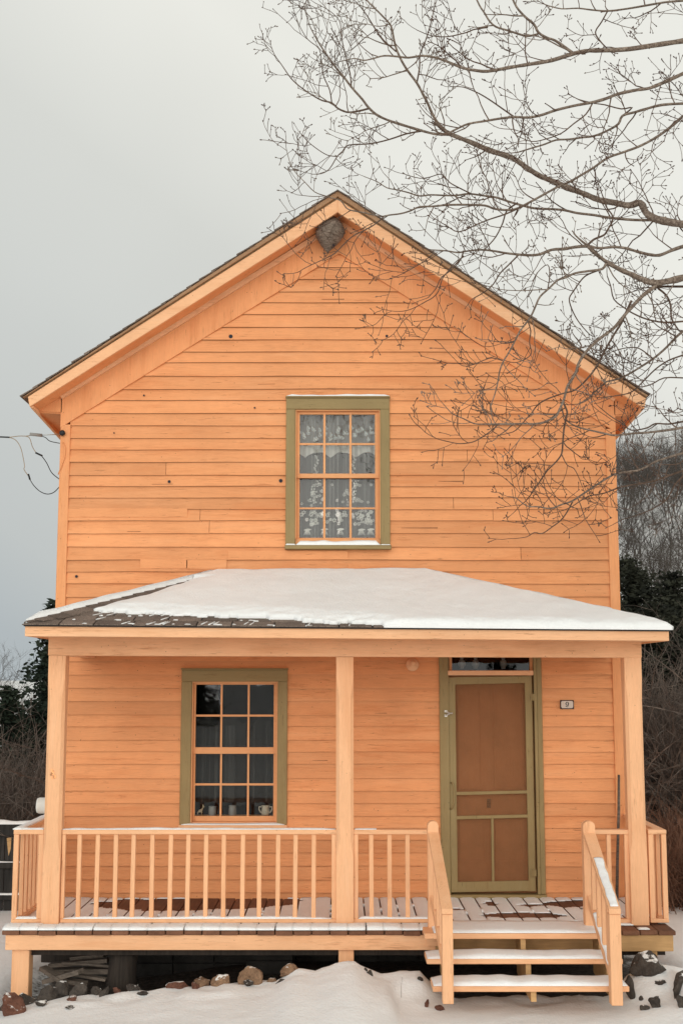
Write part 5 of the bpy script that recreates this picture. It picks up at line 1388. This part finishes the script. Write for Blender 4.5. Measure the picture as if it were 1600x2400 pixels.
for i in range(30):
    Y = rr.uniform(6.5, 11.5); px = rr.uniform(1480, 1700); place_shrub(SHO[i % 3], at_px(px, Y), Y, rr.uniform(.9, 1.35), 'tangle of bare branches before the evergreens beyond the right post', 'bare shrubs before the evergreens')
for i in range(22):
    Y = rr.uniform(9, 16); px = rr.uniform(1470, 1690); place_shrub(RSO, at_px(px, Y), Y, rr.uniform(.7, 1.0), 'russet grass-like shrub on the far edge of the snowy yard', 'russet shrubs far off')
for i in range(20):
    Y = rr.uniform(1.8, 4.4); px = rr.uniform(1555, 1720); place_shrub(RSO, at_px(px, Y), Y, rr.uniform(.75, 1.05), 'dense russet shrub in the snow just beyond the right railing', 'russet shrubs by the porch')

# dark spruces on the far side of the road, mirrored in the window glass
spr = None
for i, (x, Y, h) in enumerate(((-8.2, -46, 1.0), (-6.6, -44, 1.15), (-5.3, -46, 1.05), (-4.1, -44, 1.2), (-2.6, -46, .95), (4.4, -45, 1.0), (6.4, -46, 1.1))):
    if spr is None: spr = plant_conifer('spruce_tree', x, Y, ground_z(x, Y), 6.5, 2.5, M['needle'], 'dark spruce across the road, seen only mirrored in the window panes', 30); spr['group'] = 'spruces across the road'
    else: dup(spr, (x, Y, ground_z(x, Y)), i * 1.1, h)
# ------------------------------------------------------------------ the big bare tree reaching in from the right
tr_rng = random.Random(42)
TRUNK = Vector((4.5, -2.9, 0)); TRUNK.z = ground_z(TRUNK.x, TRUNK.y) - .1
tree = thing('bare_maple_tree', 'large leafless tree reaching budded limbs over the right side of the house', 'tree', tuple(TRUNK))
A5 = lambda L: [(600 + x / 1.568, y / 1.568, r / 1.568) for x, y, r in L]
A6 = lambda L: [(800 + x / 1.96, 600 + y / 1.96, r / 1.96) for x, y, r in L]
# name, parent, depth offset at the tip, polyline (px, py, radius px) thick end first
LIMBS = [
 ('A', None, -.5, A5([(1568,150,11),(1450,168,10),(1370,180,9.5),(1290,185,9),(1225,186,8.5),(1165,197,8.5),(1085,222,8),(1010,235,7.5),(930,248,7),(850,262,6.5),(800,258,6),(760,250,5.5),(722,235,5),(690,222,4.5),(655,211,4.3),(610,205,4),(560,212,3.6),(520,208,3.3),(470,205,3),(430,215,2.6),(395,222,2.2),(360,215,1.8),(300,228,1.3)])),
 ('A2','A', .3, A5([(1165,197,6.5),(1100,150,5.5),(1065,138,5.5),(1035,118,5),(1020,90,4.8),(985,60,4.5),(955,25,4),(935,-20,3.5)])),
 ('A3','A2',.2, A5([(1035,125,4.5),(1000,132,4),(975,128,4),(925,112,3.8),(880,98,3.6),(855,75,3.4),(840,50,3.2),(820,20,3),(800,-25,2.5)])),
 ('A4', None,.6, A5([(1568,2,4.5),(1500,8,4),(1430,20,4),(1360,32,3.5),(1290,40,3.2),(1230,36,3),(1180,30,2.6),(1120,32,2.2),(1070,20,1.8)])),
 ('A5','A4',.2, A5([(1290,40,2.6),(1268,80,2.5),(1245,118,2.4),(1262,150,2.4),(1285,175,2.2)])),
 ('A6','A3',-.2, A5([(850,100,3),(800,108,2.4),(770,120,2.2),(700,135,2),(640,130,1.6),(590,110,1.2)])),
 ('B', None, .5, A5([(1568,825,16),(1510,815,15.5),(1460,802,15),(1430,780,14),(1410,745,13),(1370,755,12.5),(1315,745,12),(1260,735,11.5),(1210,715,11),(1160,695,10.5),(1100,670,10),(1060,655,10),(1030,640,10),(985,610,10),(940,580,10.5),(895,565,10.5),(850,550,11),(805,530,10.5),(760,512,9),(710,492,8)])),
 ('B2','B',-.4, A5([(715,497,6.5),(690,475,6),(665,450,5.6),(645,415,5.3),(630,380,5),(612,345,4.8),(590,305,4.6),(560,265,4.4),(535,225,4.2),(515,180,4),(505,140,3.7),(495,95,3.4),(465,60,3),(430,25,2.6),(395,-10,2.2)])),
 ('B1','B', .4, A5([(710,494,6),(655,492,5.6),(600,478,5.2),(540,460,5),(480,440,4.7),(440,420,4.5),(410,392,4.3),(390,365,4),(350,320,3.8),(320,280,3.5),(290,245,3.2),(262,205,2.8),(235,165,2.4),(215,130,2),(195,90,1.6),(190,62,1.2)])),
 ('B3','B1',.3, A5([(415,398,3.8),(375,408,3.6),(335,412,3.4),(300,398,3.2),(278,378,3),(245,370,2.6),(215,355,2.3),(170,325,2.1),(130,290,1.9),(95,240,1.6),(70,205,1.4),(60,183,1.1)])),
 ('B4','B1',-.3, A5([(605,482,3),(550,492,2.8),(490,512,2.5),(420,528,2.3),(340,533,2.1),(318,556,2),(298,575,1.9),(270,620,1.6),(240,638,1.4),(205,640,1.1)])),
 ('B5','B4',.2, A5([(298,575,1.7),(262,570,1.5),(225,548,1.4),(190,520,1.2),(163,490,1)])),
 ('B6','B2',-.2, A5([(590,305,3),(600,250,2.7),(602,200,2.4),(622,150,2.2),(640,90,1.9),(652,40,1.6),(663,0,1.2)])),
 ('B7','B2',.2, A5([(515,190,2.8),(470,150,2.5),(440,110,2.3),(415,70,2),(395,40,1.8),(370,10,1.5)])),
 ('B8','B1',.1, A5([(350,320,2.4),(345,270,2.2),(330,210,2),(318,160,1.8),(312,110,1.6),(305,75,1.4),(270,40,1.2),(215,10,1)])),
 ('B9','B3',-.1, A5([(278,378,2.2),(270,330,2),(248,280,1.8),(240,230,1.7),(232,180,1.5),(190,145,1.3),(160,95,1.2),(138,35,1),(135,5,.9)])),
 ('C', None,-.4, A5([(1568,270,8.5),(1520,292,8),(1480,310,7.2),(1440,325,7),(1400,330,6.5),(1330,345,6),(1285,362,5.8),(1240,375,5.5),(1170,388,5.2),(1100,405,5),(1050,422,5),(1000,432,4.8),(950,430,4.5),(900,435,4.3),(840,445,4),(780,455,3.7),(740,472,3.4),(705,490,3)])),
 ('C2','C',.3, A5([(945,428,3),(905,400,2.6),(865,372,2.4),(830,350,2.2),(800,335,1.9),(760,320,1.6),(720,318,1.3)])),
 ('C3','C',-.3, A5([(1235,378,2.8),(1210,420,2.5),(1165,455,2.3),(1120,490,2.1),(1060,512,1.9),(1010,520,1.6),(960,500,1.3)])),
 ('D', None,.3, A5([(1568,380,6),(1490,385,5.5),(1430,400,5),(1390,412,4.8),(1345,425,4.8),(1330,455,4.6),(1290,480,4),(1240,500,3.8),(1200,505,3.6),(1150,512,3.4),(1100,515,3.2),(1060,530,3),(1020,542,2.8),(960,560,2.2)])),
 ('D2','D',.2, A5([(1345,425,3),(1380,395,2.6),(1340,400,2.4),(1280,385,2.2),(1240,380,1.8)])),
 ('E', None,-.2, A5([(1568,425,6),(1535,455,5.8),(1490,490,5.4),(1445,518,5),(1400,540,4.8),(1345,560,4.7),(1290,580,4.5),(1240,615,4.4),(1190,645,4.3),(1150,668,4.2),(1110,685,4.2),(1055,715,4.2),(1000,745,4.2),(945,770,4.2),(880,768,4.2),(840,755,4),(770,752,4),(700,753,3.8),(650,758,3.5),(600,760,3.3),(565,775,3),(530,785,2.8),(490,790,2.6),(455,795,2.5),(400,782,2.4),(340,770,2.2),(320,748,2),(305,735,1.9),(255,720,1.7),(215,705,1.6),(180,670,1.4),(150,640,1.3),(130,610,1.2),(118,575,1.1),(110,540,1)])),
 ('E2','E',.2, A5([(255,720,1.3),(210,722,1.2),(170,718,1),(150,716,.9)])),
 ('E3','E',-.3, A5([(470,795,2.4),(435,825,2.3),(400,845,2.2),(360,865,2),(330,890,1.9),(290,930,1.7),(250,952,1.6),(215,968,1.4),(180,985,1.3),(155,1000,1.1),(133,1005,1)])),
 ('F','B',.4, A5([(1470,808,5.5),(1390,808,5.2),(1300,800,5),(1240,790,4.8),(1180,783,4.6),(1130,772,4.5),(1080,768,4.4),(1020,765,4.3),(960,750,4.2),(920,738,4),(880,725,3.8),(830,718,3.6),(780,712,3.4),(735,718,3.2),(690,718,3),(640,716,2.8),(600,720,2.6),(560,708,2.4),(520,698,2.1),(480,690,1.8),(445,668,1.5),(395,648,1.1)])),
 ('F2','F',-.3, A5([(790,712,2.4),(745,690,2.2),(710,670,2),(680,640,1.8),(640,650,1.6),(600,655,1.4),(545,640,1.1)])),
 ('F3','E',.3, A5([(960,745,3),(920,775,2.6),(905,820,2.4),(880,870,2.2),(850,905,2)])),
 ('F4','E',-.2, A5([(1000,748,3),(920,785,2.6),(860,805,2.4),(810,825,2.2),(745,852,2),(700,830,1.6),(650,800,1.2)])),
 ('G', None,.3, A5([(1568,905,7),(1525,920,6.5),(1480,938,6),(1440,935,5.8),(1400,925,5.5),(1355,912,5),(1310,908,4.8),(1260,912,5),(1215,905,6.5),(1170,908,6.2),(1130,915,6),(1085,918,5.5),(1040,935,5),(1000,938,4.5),(960,935,4),(915,930,3.7),(870,922,3.4),(825,918,3.1),(780,922,2.8),(740,928,2.6),(700,922,2.3),(640,918,1.8)])),
 ('G2','G',-.3, A5([(760,922,2),(750,955,1.9),(720,990,1.8),(680,1020,1.8),(660,1060,1.6),(630,1095,1.3)])),
 ('G3','G',.2, A5([(965,935,2.8),(925,975,2.5),(895,1005,2.3),(870,1045,2.1),(835,1075,1.9),(800,1095,1.6)])),
 ('H', None,-.2, A5([(1568,1020,13),(1520,1032,12.5),(1460,1040,12),(1420,1028,11),(1380,1010,10),(1335,990,9),(1290,965,8),(1262,945,7.5),(1240,928,7),(1215,903,6)])),
 ('J','G',-.2, A5([(1215,903,4.2),(1240,880,4),(1275,865,3.6),(1290,845,3.2),(1310,800,2.8),(1285,760,2.4),(1272,720,2)])),
 ('K','H',-.5, A6([(1440,138,10),(1390,175,9),(1350,215,8.5),(1300,270,8),(1260,320,7.5),(1225,350,7.2),(1190,375,7),(1150,410,7),(1110,455,7),(1085,500,6.5),(1075,535,6.2),(1050,575,6),(1035,602,5.8),(1025,640,5.4),(1018,665,5.2),(1000,705,5),(985,735,4.8),(955,752,4.5),(925,765,4.3),(880,772,4.2),(845,770,4),(780,772,3.8),(715,772,3.6),(660,772,3),(610,770,2.6),(555,745,2.2),(510,725,1.9),(485,700,1.7),(463,675,1.3)])),
 ('K2','K',.3, A6([(1330,205,5.5),(1300,270,5.2),(1285,305,5),(1250,360,4.8),(1215,420,4.5),(1190,470,4.2),(1160,522,4),(1130,560,3.8),(1100,592,3.6),(1065,618,3.4),(1020,630,3.2),(960,650,3),(915,672,2.9),(890,695,2.8),(870,725,2.6),(850,745,2.4),(800,800,2),(760,815,1.8),(705,828,1.5)])),
 ('K3','K',.4, A6([(1015,668,4.2),(1035,715,4.2),(1030,745,4.2),(1020,800,4),(1015,860,3.8),(1010,908,3.6),(985,945,3.2),(945,985,2.9),(910,1035,2.6),(880,1080,2.3),(845,1125,1.9),(815,1150,1.4)])),
 ('K4','K3',.2, A6([(1010,912,2.2),(1035,960,2),(1065,975,1.8),(1085,1010,1.6),(1105,1060,1.4)])),
 ('K5','K',-.3, A6([(715,775,2.8),(690,800,2.5),(640,835,2.3),(600,855,2.1),(545,862,2),(500,855,1.8),(440,840,1.6),(415,825,1.3),(398,800,1.1)])),
 ('K6','K',.2, A6([(1110,455,4),(1090,440,3.5),(1100,410,3.2),(1075,375,2.6)])),
 ('L', None,-.1, A6([(1568,788,6),(1510,798,5.5),(1450,806,5.2),(1395,812,5),(1340,815,4.8),(1295,820,4.6),(1250,824,4.4),(1205,815,4.1),(1160,805,3.8),(1125,797,3.6),(1090,788,3.3),(1060,775,3),(1040,762,2.6)])),
 ('L2','L',.3, A6([(1568,760,4),(1500,772,3.5),(1440,770,3.2),(1400,790,3),(1330,800,2.6),(1290,770,2.2),(1240,740,2),(1190,700,1.6)])),
 ('Mm', None,-.3, A6([(1568,905,5.5),(1500,925,5),(1440,945,4.8),(1400,968,4.8),(1360,985,4.8),(1310,992,4.8),(1260,1000,4.7),(1220,1020,4.5),(1180,1045,4.4),(1120,1085,4.2),(1060,1125,4),(1010,1142,3.6),(960,1160,3.2),(905,1152,2.8),(850,1148,2.4),(800,1112,1.8),(760,1105,1.4)])),
 ('M2','Mm',.2, A6([(1060,1128,3),(1035,1175,2.8),(1005,1215,2.5),(965,1245,2.2),(920,1275,2),(885,1270,1.8),(850,1290,1.5),(795,1298,1.2)])),
 ('M3','Mm',.3, A6([(1568,985,4.5),(1500,1010,4),(1430,1035,3.5),(1340,1050,3.2),(1270,1065,3),(1205,1090,2.6),(1130,1105,2.3),(1060,1150,2)])),
 ('M4','Mm',-.2, A6([(1568,1010,4),(1530,1050,3.5),(1490,1120,3),(1430,1160,2.6),(1360,1190,2.3),(1290,1210,2)])),
 ('N', None,.3, A6([(1568,345,6.5),(1540,368,6),(1515,395,5.5),(1475,435,5.2),(1430,472,5),(1385,502,4.8),(1340,530,4.5),(1300,552,4.3),(1260,568,4),(1215,578,3.6),(1190,600,3.2),(1155,630,2.9),(1130,660,2.6),(1090,680,2.2)])),
 ('N2','N',-.3, A6([(1430,472,3),(1390,440,2.6),(1350,420,2.4),(1290,425,2),(1240,440,1.7)])),
 ('N3', None,.4, A6([(1568,300,4),(1480,305,3.8),(1400,290,3.5),(1340,265,3.2),(1300,240,3),(1250,200,2.8),(1235,140,2.5),(1220,95,2.2)])),
 ('N4', None,.2, A6([(1440,140,5),(1490,180,4.4),(1510,230,4),(1515,290,3.6),(1550,345,3)])),
 ('O','H',-.6, A6([(1215,30,7),(1195,60,6),(1130,70,5.4),(1070,80,5),(1025,100,4.8),(990,112,4.6),(950,150,4.4),(910,187,4.3),(890,230,4.2),(872,270,4.2),(845,310,4),(820,342,3.8),(800,380,3.7),(780,420,3.5),(760,455,3.4),(740,488,3.3),(725,530,3.1),(718,572,2.9),(710,610,2.7),(698,650,2.5),(685,690,2.2),(690,735,1.9),(705,770,1.6)])),
 ('O2','O',.3, A6([(1190,62,3.4),(1130,85,3.2),(1100,110,3),(1065,160,2.9),(1045,195,2.8),(1055,240,2.6),(1080,290,2.4),(1110,330,2.2),(1140,362,1.9)])),
 ('O3','O',.2, A6([(855,300,2.6),(868,345,2.4),(862,395,2.2),(870,450,2),(830,480,1.8),(790,490,1.5),(750,480,1.2)])),
 ('O4','O',-.2, A6([(738,480,2.4),(690,468,2.1),(650,480,1.9),(600,500,1.7),(560,505,1.5),(535,490,1.3),(520,475,1)])),
 ('O5','O',-.1, A6([(790,395,2.2),(745,402,1.8),(710,385,1.6),(690,355,1.4),(672,338,1)])),
 ('O6','O',.1, A6([(945,155,2.6),(955,90,2.3),(945,40,2),(900,75,1.8),(870,140,1.6)])),
 ('P','E3',-.2, A6([(560,0,2.8),(520,40,2.6),(480,80,2.4),(460,110,2.3),(445,160,2.2),(420,190,2),(385,210,1.9),(340,235,1.7),(300,250,1.5),(260,255,1.3),(228,252,1)])),
 ('P2','P',.2, A6([(480,80,2),(520,30,1.8),(560,5,1.6),(600,-10,1.4)])),
 ('P3','P',-.1, A6([(420,-10,2),(370,30,1.8),(310,65,1.6),(250,95,1.4),(200,110,1.2),(152,95,1)])),
 ('Q','N',.2, A6([(1568,455,3.6),(1500,480,3.2),(1440,520,3),(1380,580,2.8),(1330,625,2.6),(1270,640,2.2),(1200,650,1.8)])),
 ('Q2','N',-.1, A6([(1568,560,3),(1480,560,2.7),(1420,590,2.5),(1360,600,2.2),(1300,560,2)])),
]
done = {}
WOB = lambda s, i: .03 * nz3(s * 3.7, i * .6)
def limb_world(name, par, dy, pts):
    n = len(pts)
    if par is None: y0 = -2.9 + .25 * nz3(hash_(name) * 5.3, 1)
    else:
        q = min(done[par], key=lambda w_: (w_[0] - pts[0][0]) ** 2 + (w_[1] - pts[0][1]) ** 2); y0 = q[3].y
    out = []
    L = [0.0]
    for a, b in zip(pts, pts[1:]): L.append(L[-1] + math.hypot(a[0] - b[0], a[1] - b[1]))
    for i, (px, py, r) in enumerate(pts):
        t = L[i] / max(L[-1], 1); Y = y0 + dy * t * min(1, L[-1] / 400) + (.05 * nz3(hash_(name) * 3.1, i * .7) if i else 0)
        v = PV(px, py, Y); r = r * (1.0 + .28 * max(0, 1 - r / 4.0)); out.append((px, py, r / F_PX * (CAM_D + Y), v))
    return out
def hash_(s): return sum((i + 1) * ord(c) for i, c in enumerate(s)) % 97 / 10.0
def spline(q):
    o, rr_ = [], []
    for i in range(len(q) - 1):
        p0, p1, p2, p3 = (q[k][3] for k in (max(i - 1, 0), i, i + 1, min(i + 2, len(q) - 1)))
        for k in range(3):
            t = k / 3; o.append(.5 * ((2 * p1) + (p2 - p0) * t + (2 * p0 - 5 * p1 + 4 * p2 - p3) * t * t + (3 * p1 - p0 - 3 * p2 + p3) * t ** 3)); rr_.append(lerp(q[i][2], q[i + 1][2], t))
    o.append(q[-1][3]); rr_.append(q[-1][2]); return o, rr_

mt_ = MB(); top = Vector((4.9, -2.7, 9.5)); tp_ = [TRUNK, Vector((4.55, -2.9, 1.2)), Vector((4.42, -2.9, 3.0)), Vector((4.55, -2.85, 5.2)), Vector((4.75, -2.8, 7.4)), top]
mt_.tube(tp_, [.34, .25, .22, .19, .14, .05], 14); mt_.build('trunk', M['bark'], tree, True)
def trunk_pt(z):
    for a, b in zip(tp_, tp_[1:]):
        if a.z <= z <= b.z: return a.lerp(b, (z - a.z) / (b.z - a.z))
    return tp_[-1]

def twig_grow(tw, bd, p, d, L, r, lev):
    """a budded twig: short kinked internodes bending up towards the light, forking oppositely"""
    g = tr_rng; n = max(3, min(7, int(L / .035))); pts = [p.copy()]; q = p.copy(); dd = d.normalized(); kids = []
    for i in range(n):
        dd = (dd + Vector((g.gauss(0, .15), g.gauss(0, .10), g.gauss(.085, .13)))).normalized(); q = q + dd * (L / n); pts.append(q.copy())
        if i >= 1 and lev < 3: kids.append((q.copy(), dd.copy(), i / n))
    rad = [max(.0023, lerp(r, r * .5, i / n)) for i in range(n + 1)]
    tw.tube(pts, rad, 4 if lev == 0 else 3, cap=False)
    # terminal bud
    e_ = pts[-1]; t_ = (pts[-1] - pts[-2]).normalized(); bl = g.uniform(.011, .019)
    bd.tube([e_ - t_ * .002, e_ + t_ * bl * .45, e_ + t_ * bl], [.0026, .0050, .001], 4, cap=False)
    for kp, kd, t in kids:
        if g.random() < (.50, .36, .18)[lev]:
            for s in ((1, -1) if g.random() < .2 else (g.choice((1, -1)),)):
                side = Vector((kd.z, 0, -kd.x)); side = side.normalized() if side.length > .1 else Vector((1, 0, 0))
                nd = (kd * g.uniform(.5, .95) + side * s * g.uniform(.45, .95) + Vector((0, g.gauss(0, .4), g.uniform(-.05, .35)))).normalized()
                twig_grow(tw, bd, kp, nd, L * g.uniform(.32, .62) * (1 - .25 * t), max(.0024, r * .66), lev + 1)
        elif lev >= 1 and g.random() < .5:
            sd = Vector((g.gauss(0, 1), g.gauss(0, .6), g.gauss(.2, 1))).normalized(); bd.tube([kp, kp + (kd + sd).normalized() * .009], [.003, .001], 3, cap=False)

for name, par, dy, pts in LIMBS:
    q = limb_world(name, par, dy, pts); done[name] = q
    o, rad = spline(q)
    body = list(o); br = list(rad)
    if par is None:                                        # carry the limb on, outside the picture, to the trunk
        d0 = (o[0] - o[1]).normalized(); tz = min(8.6, max(2.2, o[0].z - .35)); T_ = trunk_pt(tz)
        body = [T_, T_.lerp(o[0], .35) + Vector((0, 0, .12)), T_.lerp(o[0], .72) + Vector((0, 0, .1))] + body; br = [rad[0] * 1.9, rad[0] * 1.5, rad[0] * 1.2] + br
    mb = MB(); nb0 = len(body)
    br = [r * (1 + .22 * nz3(i * .9, hash_(name) * 2.3)) if r > .010 else r for i, r in enumerate(br)]
    mb.tube(body, br, 8 if rad[0] > .012 else 5)
    g = tr_rng
    for i, (p, r) in enumerate(zip(body, br)):             # bark scars and old spur stubs
        if r > .012 and g.random() < .55:
            a = Vector((g.gauss(0, 1), g.gauss(0, 1), g.gauss(0, 1))).normalized(); mb.tube([p + a * r * .6, p + a * (r + g.uniform(.004, .016))], [r * .35, r * .16], 5)
    tw, bd = MB(), MB()
    n0 = 0; Ls = 0.0; nxt = g.uniform(.02, .10)
    for i in range(len(body) - 1):
        seg = (body[i + 1] - body[i]); Ls += seg.length
        while Ls > nxt:
            t = g.random(); p = body[i].lerp(body[i + 1], t); d = seg.normalized(); r = br[i]; n0 += 1
            thin = r < .010
            side = Vector((d.z, 0, -d.x)).normalized() * g.choice((1, -1))
            up = Vector((0, 0, 1)) if g.random() < .65 else Vector((0, 0, -.5))
            nd = (d * g.uniform(.25, .8) + side * g.uniform(.4, .9) + up * g.uniform(.0, .45) + Vector((0, g.gauss(0, .45), 0))).normalized()
            L = g.uniform(.14, .46) * (1.0 if thin else 1.15)
            twig_grow(tw, bd, p, nd, L, min(r * .65, g.uniform(.0040, .0062)), 0)
            nxt += g.uniform(.08, .20) * (1.0 if thin else 1.9)
    twig_grow(tw, bd, o[-1], (o[-1] - o[-2]), g.uniform(.08, .2), rad[-1], 1)
    small = n0 < 13                                 # a bare limb with only a few spurs keeps them in its own mesh
    if small:
        for q_ in (tw, bd): b0 = len(mb.v); mb.v += q_.v; mb.f += [tuple(i + b0 for i in f) for f in q_.f]; mb.t += q_.t
    limb = mb.build('limb', M['bark'] if rad[0] > .009 else M['twig'], tree, True)
    if tw.f and not small:
        nf = len(tw.f); b0 = len(tw.v); tw.v += bd.v; tw.f += [tuple(i + b0 for i in f) for f in bd.f]; tw.t += bd.t
        t_o = tw.build('twigs', M['twig'], limb, False); t_o.data.materials.append(M['bud'])
        t_o.data.polygons.foreach_set('material_index', [0] * nf + [1] * (len(tw.f) - nf))
